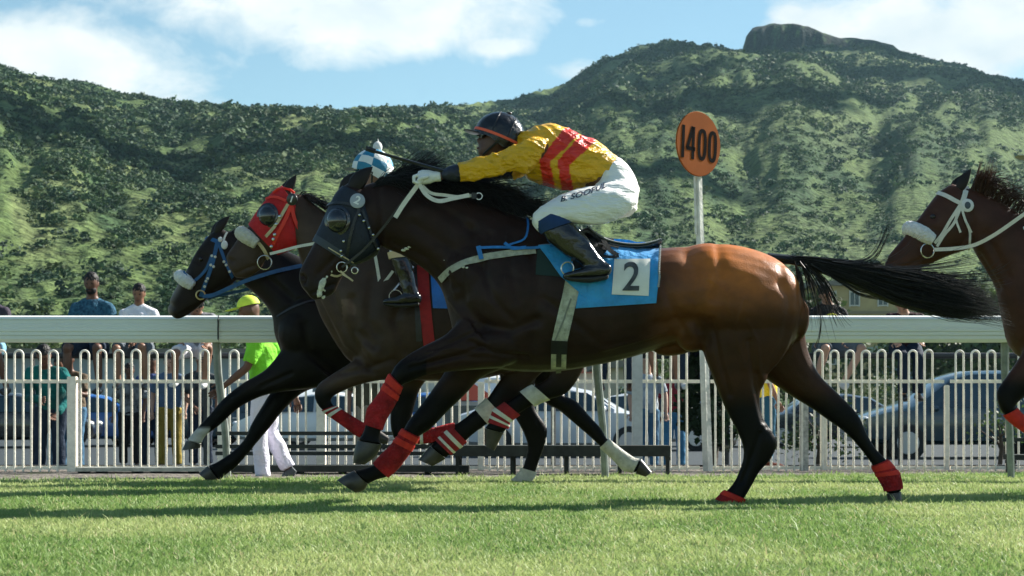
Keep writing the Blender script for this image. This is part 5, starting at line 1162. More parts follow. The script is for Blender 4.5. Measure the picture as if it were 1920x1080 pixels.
person('boy in black T-shirt with pale print, second from the leaning man behind the fence', gpt(243, 22), stand(), SKD, fabric('black_print_shirt', (.015, .018, .02), ns=9, var=.5, col2=(.30, .34, .36)), blkt, blks, S=.80, group=GP)
person('boy in bright blue football shirt standing between two hanging pairs of legs', gpt(285, 23.5), stand(head=(.0, -.02, 1.58)), SKD, fabric('royal_blue_shirt', (.016, .05, .22), ns=4, var=.4, col2=(.10, .13, .26)), dden, blks, S=.94, group=GP)
person('boy in slate blue shirt and mustard trousers behind the fence', gpt(318, 23), stand(), SKL, fabric('slate_blue_shirt', (.075, .12, .19)), fabric('mustard_trousers', (.26, .19, .035)), blks, S=.92, group=GP)
person('boy in a black striped shirt nearest the leaning steel rail post', gpt(376, 22.4), stand(head=(.02, -.05, 1.58), wrr=(-.04, -.2, .90), elr=(-.24, -.08, 1.08)), SKM, fabric('black_striped_shirt', (.012, .016, .018), ns=7, var=.5, col2=(.10, .12, .13)), dden, blks, S=.90, group=GP)
person('man in olive brown clothes behind the fence, between the forelegs', gpt(688, 24), stand(), SKM, fabric('olive_shirt', (.08, .07, .04)), fabric('beige_trousers', (.30, .25, .18)), blks, S=1.0, group=GP)
person('man in a pale grey-blue T-shirt and jeans standing right of the pale grey post', gpt(1213, 25.5), stand(head=(0, -.02, 1.62), wrl=(.27, -.14, .86), ell=(.27, -.02, 1.12)), SKL, fabric('washed_blue_t_shirt', (.22, .28, .36), ns=3, var=.5, col2=(.50, .54, .58)), denim, whs, S=1.02, group=GP)
person('man in a dark red shirt and blue jeans left of the sign post', gpt(1264, 26.5), stand(), SKD, fabric('dark_red_shirt', (.22, .02, .03)), fabric('mid_blue_denim', (.05, .16, .28)), blks, S=1.0, group=GP)
person("person in a yellow shirt and blue jeans between the near horse's hind legs", (X_(1441, 17.4), 17.4, -.02), stand(), SKM, fabric('yellow_shirt', (.70, .52, .03)), fabric('teal_denim', (.02, .09, .15)), fabric('brown_shoe', (.10, .03, .02)), S=.80, yaw=R(90), group=GP)
lime = fabric('lime_green_shirt', (.20, .62, .04)); limec = mm('lime_cap', (.62, .78, .06), .7, noise_s=20, var=.1); wtr = fabric('white_trousers', (.74, .72, .84), ns=3, var=.08)
DM = 14.85
person('man walking left in lime green shirt, lime cap and white trousers behind the rail', (X_(492, DM), DM, -.09),
       stand(head=(-.11, 0, 1.52), neck=(-.07, 0, 1.36), chest=(-.01, 0, 1.18), hip=(.02, 0, .90), shl=(.0, -.17, 1.30), shr=(.0, .17, 1.30), ell=(-.10, -.22, 1.02), wrl=(-.30, -.22, .86), elr=(.20, .2, 1.04), wrr=(.26, .2, .78), hpl=(.02, -.08, .86), hpr=(.02, .08, .86), knl=(-.02, -.08, .46), knr=(.06, .08, .46),
             anl=(.02, -.08, .07), anr=(.22, .08, .14), tol=(-.14, -.08, .02), tor=(.14, .08, -.0), face=(-1, -.1, -.1)), SKD, lime, wtr, mm('grey_sneaker', (.06, .07, .08), .6), cap=limec, S=1.0, group=None)

# rail the spectators sit on
sr = thing('sitting_rail', 'dark steel rail the spectators sit on, just under the white running rail', 'rail', (0, DS, 0))
g = G(); g.tube([(-9, DS+.02, zs-.03), (9, DS+.02, zs-.03)], .035, 10); g.out('bar', mm('dark_steel', (.03, .033, .035), .5), sr)
for k in range(-4, 5): g = G(); g.tube([(k*2.1+.5, DS+.04, zs-.05), (k*2.1+.5, DS+.04, -.3)], .03, 8); g.out('post', mm('dark_steel', (.03, .03, .03)), sr)

# ------------------------------------------------------------------ cars
glass = mm('car_glass', (.02, .04, .05), .08, .8, coat=.3); tyre = mm('tyre', (.015, .015, .016), .8); rimm = mm('alloy_rim', (.4, .4, .42), .35, metal=.8)
def car(label, px, d, heading, paint, Lc=4.3, Hc=1.46, suv=False, z=None, group='cars parked on the road behind the fence', tail=(.5, .02, .01)):
    zz = float(gz(0, d)) if z is None else z; base = Vector((X_(px, d), d, zz)); rt = thing('parked_car', label, 'car', base, group); Rz = Matrix.Rotation(heading, 3, 'Z')
    Wc = .86; k = Lc/4.3; hk = Hc/1.46
    # stations along the length (x forward): z of sill, belt line, roof, half widths
    st = [(-2.15, .38, .70, .70, .70, .60), (-2.10, .28, .86, .90, .80, .72), (-1.85, .24, .92, .98, .86, .74), (-1.55, .22, .94, 1.12, .87, .70), (-1.15, .22, .94, 1.36, .87, .64), (-.6, .22, .93, 1.45, .87, .62), (.1, .22, .92, 1.46, .87, .62), (.55, .22, .92, 1.36, .87, .64), (1.05, .22, .92, 1.05, .87, .72), (1.25, .22, .91, .95, .86, .76), (1.75, .24, .82, .84, .83, .74), (2.05, .28, .68, .70, .76, .66), (2.15, .38, .58, .58, .66, .56)]
    if suv: st = [(-2.2, .42, .90, .95, .72, .62), (-2.15, .34, .98, 1.05, .82, .72), (-2.0, .30, 1.0, 1.42, .88, .66), (-1.7, .28, 1.0, 1.60, .88, .66), (-.6, .28, .99, 1.66, .88, .66), (.1, .28, .98, 1.64, .88, .66), (.5, .28, .98, 1.52, .88, .68), (1.0, .28, .98, 1.15, .88, .76), (1.2, .28, .98, 1.03, .87, .80), (1.75, .30, .92, .95, .85, .78), (2.1, .34, .80, .82, .78, .70), (2.2, .42, .70, .70, .68, .60)]
    V = []; n = 14
    for x, zl, zb, zr_, wb, wr_ in st:
        x *= k; zr_ *= hk if zr_ > 1 else 1
        half = [(0, zl), (wb*.8, zl), (wb*.97, zl+.08), (wb, (zl+zb)/2), (wb*.98, zb), (wr_+.02, zr_-.06), (wr_*.82, zr_), (0, zr_+.02)]
        ring_ = half+[(-a, b) for a, b in half[-2:0:-1]]; n = len(ring_)
        V += [base+Rz @ Vector((x, a, b)) for a, b in ring_]
    m_ = len(st); g = G(); g.add(V, [(i*n+q, i*n+(q+1) % n, (i+1)*n+(q+1) % n, (i+1)*n+q) for i in range(m_-1) for q in range(n)]+[tuple(range(n-1, -1, -1)), tuple(range((m_-1)*n, m_*n))])
    g.out('body', paint, rt, sharp=28)
    w0 = [s for s in st if s[3] > 1.2 or 1.0 < s[3] <= 1.2]
    def pane(pts, name):
        g = G(); out = [base+Rz @ Vector(p) for p in pts]; c = sum(out, Vector())/len(out); nn = (out[1]-out[0]).cross(out[2]-out[0]).normalized()
        if (c-base-Vector((0, 0, .9))).dot(nn) < 0: nn = -nn
        g.add([p+nn*.012 for p in out]+[p-nn*.004 for p in out], [tuple(range(len(out))), tuple(range(2*len(out)-1, len(out)-1, -1))]+[(i, (i+1) % len(out), len(out)+(i+1) % len(out), len(out)+i) for i in range(len(out))]); g.out(name, glass, rt, smooth=False)
    top = (Hc-.10); bl = 1.02 if suv else .96; rb = -1.9 if suv else -1.3
    for s in (-1, 1):
        pane([(.95*k, s*.85, bl), (.50*k, s*.71, top-.03), (.02*k, s*.68, top+.0), (.02*k, s*.87, bl)], 'window'); pane([(-.05*k, s*.87, bl), (-.05*k, s*.68, top), (-1.05*k, s*.69, top-.02), (rb*k, s*.86, bl)], 'window')
    pane([(1.06*k, -.68, bl+.04), (1.06*k, .68, bl+.04), (.60*k, .56, top-.01), (.60*k, -.56, top-.01)], 'windscreen')
    pane([((-2.06 if suv else -1.62)*k, -.64, bl+.08), ((-2.06 if suv else -1.62)*k, .64, bl+.08), ((-1.98 if suv else -1.22)*k, .54, top-.06), ((-1.98 if suv else -1.22)*k, -.54, top-.06)], 'rear_window')
    for x in (-1.33*k, 1.35*k):
        for s in (-1, 1):
            c = base+Rz @ Vector((x, s*.80, .32)); g = G(); a = Rz @ Vector((0, 1, 0)); rr = .33 if not suv else .37
            g.tube([c-a*.11*1, c-a*.10, c+a*.10, c+a*.11], [rr*.9, rr, rr, rr*.9], 24); wh = g.out('wheel', tyre, rt); g = G(); g.tube([c+a*s*.10, c+a*s*.118], [rr*.66, rr*.6], 16); g.out('rim', rimm, wh)
    for s in (-1, 1):
        g = G(); g.ell(base+Rz @ Vector((2.06*k, s*.56, .66 if not suv else .78)), (.10, .17, .07), Rz, 12, 8); g.out('headlight', mm('lamp_glass', (.6, .62, .62), .1, .6), rt)
        g = G(); g.ell(base+Rz @ Vector((-2.10*k, s*.62, .78 if not suv else .95)), (.06, .13, .09), Rz, 12, 8); g.out('tail_light', mm('red_lamp', (.4, .015, .01), .15, .6), rt)
        g = G(); g.ell(base+Rz @ Vector((.85*k, s*.97, 1.0)), (.06, .11, .07), Rz, 10, 6); g.out('mirror', paint, rt)
    for s in (-1, 1):
        g = G(); g.box(base+Rz @ Vector((-.35*k, s*.885, .80)), (.16, .02, .03), Rz); g.out('door_handle', rimm, rt)
    return rt
silver = mm('silver_paint', (.50, .52, .55), .25, .5, coat=.6); whitep = mm('white_paint_car', (.72, .73, .72), .3, .5, coat=.6); darkp = mm('dark_teal_paint', (.008, .035, .055), .2, .5, coat=.7); bluep = mm('blue_paint', (.02, .10, .32), .25, coat=.6); redp = mm('red_paint', (.45, .03, .02), .3, coat=.5); blackp = mm('black_paint', (.012, .014, .018), .2, coat=.6)
car('silver car facing right, bonnet behind the pale grey fence post', 1062, 36, R(-8), silver, Lc=4.4)
car('white car whose windscreen shows right of the bandaged hind leg', 1240, 43, R(-30), whitep)
car('dark teal estate car behind the fence at the right, facing left', 1806, 35, R(186), darkp, Lc=4.7, Hc=1.56, suv=True)
car('white hatchback behind the fence between walking man and forelegs', 600, 44, R(176), whitep)
car('blue-painted car behind the first white fence post', 176, 48, R(6), bluep, Lc=4.2)  # body colour is plain blue paint
car('black car in the shade at the left edge', 30, 46, R(2), blackp, Lc=4.4)
car('black saloon behind the boys at the left', 330, 50, R(180), blackp, Lc=4.4)
car('dark car parked behind the walking man', 470, 48, R(5), darkp, Lc=4.4)
car('white van-like car behind the tangle of hind legs', 905, 46, R(170), whitep, Hc=1.7, suv=True)
car('blue car behind the planted hind leg', 800, 45, R(182), bluep, Lc=4.2)
car('grey car right of the sign post behind the near hind leg', 1400, 48, R(4), mm('grey_paint', (.12, .13, .14), .25, coat=.6))
car('black car behind the slim double fence post', 1545, 47, R(183), blackp)

# ------------------------------------------------------------------ buildings and walls behind
def building(label, px0, px1, d, top, wallm, rows, cols, roofm, depth=14, wpx=(18, 26), name='apartment_block', base=-.35):
    x0, x1 = X_(px0, d), X_(px1, d); zt = CH+(YH-top)*d/F; rt = thing(name, label, 'building', ((x0+x1)/2, d, base)); g = G(); g.box(((x0+x1)/2, d+depth/2, (zt+base)/2), (x1-x0, depth, zt-base)); g.out('wall', wallm, rt, smooth=False)
    g = G(); g.box(((x0+x1)/2, d+depth/2-.2, zt+.2), (x1-x0+1.0, depth+.8, .40)); g.out('roof', roofm, rt, smooth=False)
    for ry in rows:
        g = G(); g.box(((x0+x1)/2, d-.09, CH+(YH-ry-26)*d/F), (x1-x0, .18, .25)); g.out('ledge', mm('ledge_stone', (.22, .18, .11), .8), rt, smooth=False)
        for cx_ in cols:
            w, h = wpx[0]*d/F, wpx[1]*d/F; g = G(); c = Vector((X_(cx_, d), d-.03, CH+(YH-ry)*d/F)); g.box(c, (w, .08, h)); wn = g.out('window', mm('dark_window', (.02, .05, .06), .15, .6), rt, smooth=False)
            g = G()
            for k in (-1, 1): g.box(c+Vector((k*w/2, -.05, 0)), (.10, .10, h+.2))
            g.box(c+Vector((0, -.05, h/2)), (w-.1, .10, .10)); g.box(c+Vector((0, -.05, -h/2)), (w-.1, .10, .10)); g.box(c+Vector((0, -.05, 0)), (.06, .08, h-.1)); g.out('frame', mm('pale_frame', (.5, .5, .46), .6), wn, smooth=False)
    return rt
ocre = mm('ochre_render', (.38, .31, .16), .85, .2, noise_s=.8, var=.15)
building('yellow ochre apartment block with small dark windows behind the seated man in black', 1528, 1716, 150, 536, ocre, (560, 612, 670), (1558, 1602, 1655, 1700), mm('grey_roof', (.16, .15, .13), .9))
building('blue-grey low warehouse with light roof at the right behind the fence', 1716, 1960, 120, 648, mm('blue_grey_cladding', (.07, .16, .21), .6, noise_s=.7, var=.25), (700,), (1760, 1830, 1900), mm('pale_metal_roof', (.42, .52, .56), .5), name='warehouse', wpx=(24, 20))
building('long pale grey building behind the seated men at the left', -260, 560, 92, 668, mm('pale_grey_render', (.26, .31, .36), .9, noise_s=.5, var=.10), (), (), mm('grey_roof', (.2, .2, .2)), name='grandstand_shed', depth=8)
building('low white building seen between the legs of the horses', 560, 1120, 100, 700, mm('white_render', (.52, .54, .55), .9, noise_s=.6, var=.12), (740,), tuple(range(600, 1100, 60)), mm('pink_red_roof', (.38, .13, .10), .8), name='club_house', wpx=(22, 18), depth=10)
building('small beige house behind the men at the pale grey post', 1130, 1330, 90, 690, mm('beige_render', (.40, .37, .30), .9, noise_s=.6, var=.12), (735,), (1165, 1215, 1265, 1310), mm('grey_roof', (.2, .2, .2)), name='small_house', wpx=(16, 16), depth=8)
kx = X_(872, 40); kz = float(gz(0, 40)); kk = thing('kiosk', 'small stall with red pitched roof and white fascia behind the fence', 'kiosk', (kx, 40, kz))
g = G(); g.box((kx, 40.6, kz+.6), (1.3, 1.2, 1.2)); g.out('wall', mm('white_render', (.5, .5, .5)), kk, smooth=False)
g = G(); g.box((kx, 39.96, kz+.85), (1.0, .06, .5)); g.out('window', mm('dark_window', (.02, .05, .06)), kk, smooth=False)
g = G(); g.prism([(kx-.8, kz+1.22), (kx+.8, kz+1.22), (kx, kz+1.75)], 39.8, 41.4); g.out('roof', mm('red_awning', (.55, .09, .05), .7), kk, smooth=False)

# hedges and roadside trees
def leafcloud(c, r, n, seed, sz, col):
    rs = np.random.RandomState(seed); nb = 9; cen = np.array(c)+rs.normal(0, .42, (nb, 3))*np.array(r); rad = rs.uniform(.35, .6, nb)
    k = rs.randint(0, nb, n); d = rs.normal(0, 1, (n, 3)); d /= np.linalg.norm(d, axis=1)[:, None]; p = cen[k]+d*(rad[k]*rs.uniform(.55, 1.05, n))[:, None]*np.array(r)
    a = rs.normal(0, 1, (n, 3)); a /= np.linalg.norm(a, axis=1)[:, None]; b = np.cross(a, d); b /= np.linalg.norm(b, axis=1)[:, None]+1e-6; s = sz*rs.uniform(.6, 1.5, n)[:, None]
    V = np.stack([p-b*s*.5, p+a*s, p+b*s*.5, p-a*s*.6], 1).reshape(-1, 3); Fc = np.arange(n*4).reshape(n, 4); cl = np.array(col)*rs.uniform(.6, 1.5, (n, 1)); return V, Fc, np.repeat(cl, 4, 0)
leafm = mm('leaves', (.04, .07, .02), .6, .3, attr=True, transl=.25)
def tree(px, d, h, w, label, seed, col=(.045, .075, .022), n=3500, trunk=True, name='roadside_tree'):
    x = X_(px, d); z = float(gz(0, d)); rt = thing(name, label, 'tree' if trunk else 'bush', (x, d, z), 'trees and bushes behind the road'); V, Fc, cl = leafcloud((x, d, z+h*.6), (w/2, w/2, h*.42), n, seed, h*.035, col)
    o = fastmesh('crown', V-np.array((x, d, z)), Fc, leafm, cl); o.parent = rt
    g = G(); g.tube([(x, d, z-.2), (x+.05*h, d, z+h*.3), (x, d, z+h*.62)], [.04*h, .03*h, .015*h], 8)
    for k in range(4): q = k*1.6+seed; g.tube([(x+.03*h, d, z+h*(.3+.06*k)), (x+math.cos(q)*w*.25, d+math.sin(q)*w*.25, z+h*(.55+.06*k))], [.018*h, .006*h], 6)
    g.out('trunk', mm('bark', (.06, .045, .03), .9, noise_s=8, var=.4), rt)
for i, (px, d, h, w, l) in enumerate([(1755, 105, 7.6, 7, 'dark green tree behind the flying tail, right of the ochre block'), (1830, 112, 8.6, 9, 'broad dark tree at the right behind the rail'), (1900, 100, 7.4, 8, 'rounded tree at the right edge behind the entering horse'), (1480, 130, 9.5, 9, 'tree left of the ochre apartment block'), (1340, 70, 3.4, 5, 'dark hedge bush right of the sign post'),
                       (1275, 60, 2.6, 4, 'dark bush behind the man in the red shirt'), (1640, 75, 2.0, 5, 'small bush in front of the ochre block'), (1720, 72, 2.2, 4, 'small bush in front of the blue-grey warehouse'), (1860, 70, 2.2, 5, 'bush in front of the warehouse at the right edge'), (20, 100, 6.0, 9, 'low tree at the left edge above the pale building'), (330, 110, 6.5, 10, 'low tree above the pale building behind the blue bridled horse'), (1420, 66, 3.2, 4, 'dark bush between the hind legs of the near horse')]):
    tree(px, d, h, w, l, i+3)
tree(1872, 19, .75, 1.1, 'leafy shrub growing at the fence in front of the dark teal car', 40, (.05, .09, .025), 420, False, 'shrub')
tree(1530, 22, .9, 1.2, 'leafy shrub behind the weathered fence post', 41, (.03, .055, .018), 700, False, 'shrub')
tree(1330, 21, 1.9, 1.4, 'dark tall shrub behind the sign post', 42, (.02, .04, .016), 2500, False, 'shrub')
# ------------------------------------------------------------------ jockeys
YEL = (.80, .43, .010); RED = (.75, .03, .015)
silk = mm('yellow_silk', (.8, .5, .02), .34, .5, noise_s=5, var=.10, attr=True, bump=.7, bump_s=9, stretch=(1, 1, 2.2))
brw = mm('white_breeches', (.82, .82, .79), .55, .4, noise_s=5, var=.05, bump=.45, bump_s=12, stretch=(.6, 1, 2.5))
bootm = mm('black_boot', (.010, .010, .012), .16, .6, noise_s=6, var=.3, bump=.25, bump_s=14, coat=.2)
navyk = mm('navy_knee', (.012, .040, .12), .75, .3, noise_s=20, var=.15)
glove = mm('white_glove', (.76, .77, .76), .6, .3, noise_s=20, var=.06, bump=.3, bump_s=50)
def scl(S, f, k): return [tuple(f(s)) for s in S]
def rider(label, D, T, torso, arms, legs, headp, mats, sk, extras=None, group='jockeys racing'):
    # T maps drawn positions; everything below is laid out on the plane of the horse
    rt = thing('person', label, 'jockey', P(*T(*torso['root']), D), group)
    def m4(S): return [(*T(s[0], s[1]), *T(s[2], s[3]), s[4], (s[5] if len(s) > 5 else 0)) for s in S]
    g = G(); sweep(g, m4(torso['S']), D, 4, 22, 2.3, dome=True)
    hc = P(*T(*headp['c']), D); ha = R(headp['tilt']); rm = Matrix.Rotation(ha, 3, 'Y')
    g.ell(hc, (.092, .076, .108), rm, 20, 14); g.ell(hc+rm @ Vector((-.030, 0, -.062)), (.062, .058, .060), rm); g.ell(hc+rm @ Vector((-.102, 0, -.028)), (.020, .013, .022), rm, 8, 6)
    for q in (-1, 1): g.ell(hc+rm @ Vector((.012, q*.078, -.02)), (.018, .012, .03), rm, 8, 6)
    g.tube([hc+rm @ Vector((.02, 0, -.05)), P(*T(*headp['neck']), D)], [.056, .066], 12)
    for a in arms: sweep(g, m4(a['S']), D, 4, 14, 2.0, scale=.8, dome=True)
    for l in legs: sweep(g, m4(l['S']), D, 4, 16, 2.1, scale=.86, dome=True); sweep(g, m4(l['boot']), D, 4, 14, 2.1, scale=.84, dome=True)
    V, Fc, NR = remesh(g, .012, 3); gg = G(); gg.V = [Vector(v) for v in V]; gg.F = list(Fc); body = gg.out('body', sk, rt, sharp=0)
    g = G()
    for q in (-1, 1): g.ell(hc+rm @ Vector((-.083, q*.032, .002)), (.008, .014, .008), rm, 8, 5)
    g.out('eye', eyem, body); g = G(); g.ell(hc+rm @ Vector((-.086, 0, -.075)), (.012, .024, .007), rm, 8, 5); g.out('mouth', mm('lip', (.12, .04, .035)), body)
    # shirt
    g = G(); sweep(g, m4(torso['shirt']), D, 5, 26, 2.3, dome=True)
    for a in arms: sweep(g, m4(a['S'][:a['n']]), D, 4, 18, 2.1)
    V, Fc, NR = remesh(g, .0085, 3)
    px = 960+V[:, 0]*F/V[:, 1]; py = YH-(V[:, 2]-CH)*F/V[:, 1]
    def rdg(p): return (1-abs(noise.noise(Vector(p))))**4
    fold = np.array([noise.noise(Vector((v[0]*6-v[2]*9, v[1]*7, v[2]*16+v[0]*7)))*.0035+rdg((v[0]*5-v[2]*3, v[1]*4, v[2]*15+v[0]*9))*.011+rdg((v[0]*9+7, v[1]*6, v[2]*26+v[0]*14))*.005-.006 for v in V]); V = V+NR*fold[:, None]
    cols = mats['shirtcol'](px, py, V); shirt = build('shirt', V, Fc, mats['shirt'], rt, cols=cols, sharp=0)
    # breeches
    g = G(); sweep(g, m4(torso['hip']), D, 4, 22, 2.2, add=.016, dome=True)
    for l in legs: sweep(g, m4(l['S']), D, 5, 22, 2.15, add=.004, dome=True)
    V, Fc, NR = remesh(g, .010, 4); V = V+NR*np.array([noise.noise(Vector((v[0]*8, v[1]*8, v[2]*14)))*.004+rdg((v[0]*4-v[2]*4, v[1]*4, v[2]*18+v[0]*8))*.006-.002 for v in V])[:, None]
    br = build('breeches', V, Fc, mats['breeches'], rt, sharp=0); bvb = bvh_of(V, Fc)
    for l in legs:
        g = G(); sweep(g, m4(l['boot']), D, 5, 22, 2.2); sweep(g, m4(l['foot']), D, 4, 18, 2.3, dome=True); V, Fc, NR = remesh(g, .008, 3); V = V+NR*np.array([noise.noise(Vector((v[0]*14, v[1]*14, v[2]*20)))*.004 for v in V])[:, None]; bo = build('boot', V, Fc, mats['boot'], rt, sharp=0)
        if 'knee' in l: g = G(); sweep(g, m4(l['knee']), D, 4, 22, 2.2, add=.008); g.out('boot_top', mats['knee'], bo)
        g = G(); sweep(g, m4([(s[0], s[1], s[2], s[3], s[4], s[5]) for s in l['sole']]), D, 3, 16, 2.6, dome=True); g.out('sole', mm('sole_rubber', (.02, .018, .016), .7), bo)
    for a in arms:
        if 'cuff' in a: g = G(); sweep(g, m4(a['cuff']), D, 4, 18, 2.1, dome=True); V, Fc, NR = remesh(g, .007, 1); V = V+NR*(np.array([math.sin(v[0]*150)*.5 for v in V])*.004)[:, None]; build('cuff', V, Fc, mats['cuff'], shirt, sharp=0)
        g = G(); hx, hy = T(*a['hand']); c = P(hx, hy, D+a['S'][-1][5]); sg_ = 1 if a['S'][-1][5] > 0 else -1
        # closed hand: palm, four curled fingers of different lengths, thumb on the side
        w_ = P(*T(*a['wrist']), D+a['S'][-1][5]); dr = (c-w_).normalized(); up = dr.cross(Vector((0, 1, 0))).normalized(); up = up if up.z > 0 else -up
        g.tube([w_-dr*.035, w_, w_+dr*.03, w_+dr*.07, w_+dr*.095], [(.030, .028), (.030, .027), (.040, .030), (.043, .030), (.036, .026)], 14)
        for f in range(4):
            y = (f-1.5)*.0195*1.0; Lf = (.036, .041, .039, .031)[f]; a0 = w_+dr*.088+Vector((0, y, 0))+up*.010
            g.tube([a0, a0+dr*Lf*.8-up*.006, a0+dr*Lf*.85-up*.034, a0+dr*.008-up*.048, a0-dr*.014-up*.036], [.0115, .011, .0105, .010, .008], 8)
        a0 = w_+dr*.035+Vector((0, -.034*1, 0)); g.tube([a0, a0+dr*.035+Vector((0, -.012, -.010)), a0+dr*.062+Vector((0, .004, -.020))], [.013, .012, .009], 8)
        V, Fc, NR = remesh(g, .0045, 2); build('glove' if mats.get('glove') else 'hand', V, Fc, mats.get('glove') or sk, rt, sharp=0)
    # helmet
    hl = headp['helmet']; c = P(*T(*hl['c']), D); rm2 = Matrix.Rotation(R(hl['tilt']), 3, 'Y'); rx, ry, rz_ = hl['r']
    nu, nv = 40, 14; V = []; Fc = []; mi = []
    for j in range(nv+1):
        for i in range(nu):
            q = 2*math.pi*i/nu; b_ = .20+.42*max(0, math.cos(q)+.35)/1.35; th = -b_+(math.pi/2+b_)*j/nv; drop = 1.0+.0*math.cos(q); V.append(c+rm2 @ Vector((math.cos(q)*rx*math.cos(th), math.sin(q)*ry*math.cos(th), math.sin(th)*rz_*drop)))
    for j in range(nv):
        for i in range(nu): Fc.append((j*nu+i, j*nu+(i+1) % nu, (j+1)*nu+(i+1) % nu, (j+1)*nu+i)); mi.append(0 if not hl.get('check') else (((i//5)+(j//3)) % 2))
    he = build('helmet', V, Fc, hl['m'], rt, midx=mi, sharp=0)
    if hl.get('band'):
        g = G(); pts = [c+rm2 @ Vector((math.cos(q)*(rx*1.0), math.sin(q)*(ry*1.0), -.004)) for q in np.linspace(0, 2*math.pi, 49)]; V = []; 
        for p in pts[:-1]:
            dd = (p-c); u = dd.normalized(); V += [p+u*.004+rm2 @ Vector((0, 0, -.008)), p+u*.004+rm2 @ Vector((0, 0, .008))]
        n_ = len(V); g.add(V, [(2*i, (2*i+2) % n_, (2*i+3) % n_, 2*i+1) for i in range(n_//2)]); g.out('band', hl['band'], he)
        for yy in (-.3, .35):
            g = G(); pts = [c+rm2 @ Vector((rx*1.01*math.sin(yy), ry*1.012*math.cos(yy)*math.cos(q), rz_*1.012*math.cos(yy)*math.sin(q))) for q in np.linspace(.05, math.pi-.05, 22)]; g.tube(pts, .0035, 6, False); g.out('seam', mm('seam_black', (.015, .015, .016), .4), he)
        g = G(); g.ell(c+rm2 @ Vector((0, 0, rz_+.004)), (.018, .018, .008)); g.out('button', mm('seam_black', (.015, .015, .016)), he)
    g = G(); g.ell(c+rm2 @ Vector((-rx*1.06, 0, -.030)), (.052, .080, .005), rm2 @ Matrix.Rotation(R(-10), 3, 'Y'), 18, 6); g.out('peak', hl['peak'], he)
    g = G(); ps = [c+rm2 @ Vector((.012, q*ry*.98, -.03)) for q in (-1,)]+[hc+rm @ Vector((-.035, -.062, -.09)), hc+rm @ Vector((-.05, 0, -.12)), hc+rm @ Vector((-.035, .062, -.09))]+[c+rm2 @ Vector((.012, ry*.98, -.03))]; g.tube(ps, .007, 6); g.out('chin_strap', blackl, he)
    if extras: extras(rt, he, br, bvb, shirt, c, rm2, hc, rm)
    return rt
I = lambda x, y: (x, y)
def poly_in(px, py, poly):
    ins = np.zeros(len(px), bool); j = len(poly)-1
    for i in range(len(poly)):
        xi, yi = poly[i]; xj, yj = poly[j]; c = ((yi > py) != (yj > py)) & (px < (xj-xi)*(py-yi)/(yj-yi+1e-9)+xi); ins ^= c; j = i
    return ins
s1 = [(1058, 240), (1092, 244), (1060, 278), (1031, 303), (1037, 330), (1042, 362), (1020, 362), (1014, 320), (1010, 298), (1034, 270)]
s2 = [(1094, 248), (1126, 256), (1096, 284), (1067, 310), (1070, 332), (1078, 366), (1056, 366), (1049, 330), (1045, 302), (1068, 276)]
def shcol(px, py, V):
    c = np.tile(np.array(YEL), (len(px), 1)); arm = (V[:, 1] < D2-.175) & (px < 1010); r = (poly_in(px, py, s1) | poly_in(px, py, s2)) & ~arm; c[r] = RED; return c
torso_ = dict(root=(1100, 520),
    S=[(985, 252, 975, 300, .09), (1010, 246, 990, 318, .15), (1040, 242, 1005, 332, .165), (1076, 252, 1045, 345, .155), (1112, 272, 1085, 350, .145), (1145, 296, 1112, 358, .145), (1172, 330, 1120, 385, .15)],
    shirt=[(980, 248, 968, 292, .10), (1002, 240, 974, 314, .165), (1034, 233, 990, 333, .19), (1075, 246, 1036, 350, .185), (1114, 264, 1074, 356, .17), (1146, 288, 1108, 350, .16), (1166, 305, 1120, 345, .155), (1172, 316, 1118, 356, .15)],
    hip=[(1158, 302, 1118, 340, .140), (1182, 326, 1108, 372, .165), (1194, 358, 1120, 400, .17), (1190, 384, 1150, 404, .14)])
armN = dict(n=6, S=[(1030, 262, 1008, 308, .062, -.175), (1000, 258, 985, 326, .060, -.21), (966, 270, 960, 320, .052, -.225), (925, 287, 925, 332, .046, -.215), (885, 298, 888, 338, .050, -.20), (860, 306, 862, 343, .052, -.19), (845, 314, 846, 338, .034, -.19), (818, 322, 820, 342, .026, -.185)],
    cuff=[(864, 309, 866, 340, .048, -.19), (848, 309, 850, 341, .050, -.19), (832, 317, 833, 338, .036, -.19)], wrist=(815, 331), hand=(780, 333))
armF = dict(n=3, S=[(1020, 280, 1005, 320, .06, .175), (985, 298, 978, 330, .055, .22), (960, 308, 962, 338, .046, .225), (930, 320, 936, 340, .034, .21), (880, 334, 886, 350, .026, .15), (840, 346, 842, 360, .024, .08), (826, 350, 828, 364, .022, .05)],
    cuff=[(958, 310, 960, 336, .046, .225), (930, 316, 932, 338, .044, .21), (905, 322, 910, 340, .036, .19)], wrist=(824, 354), hand=(790, 352))
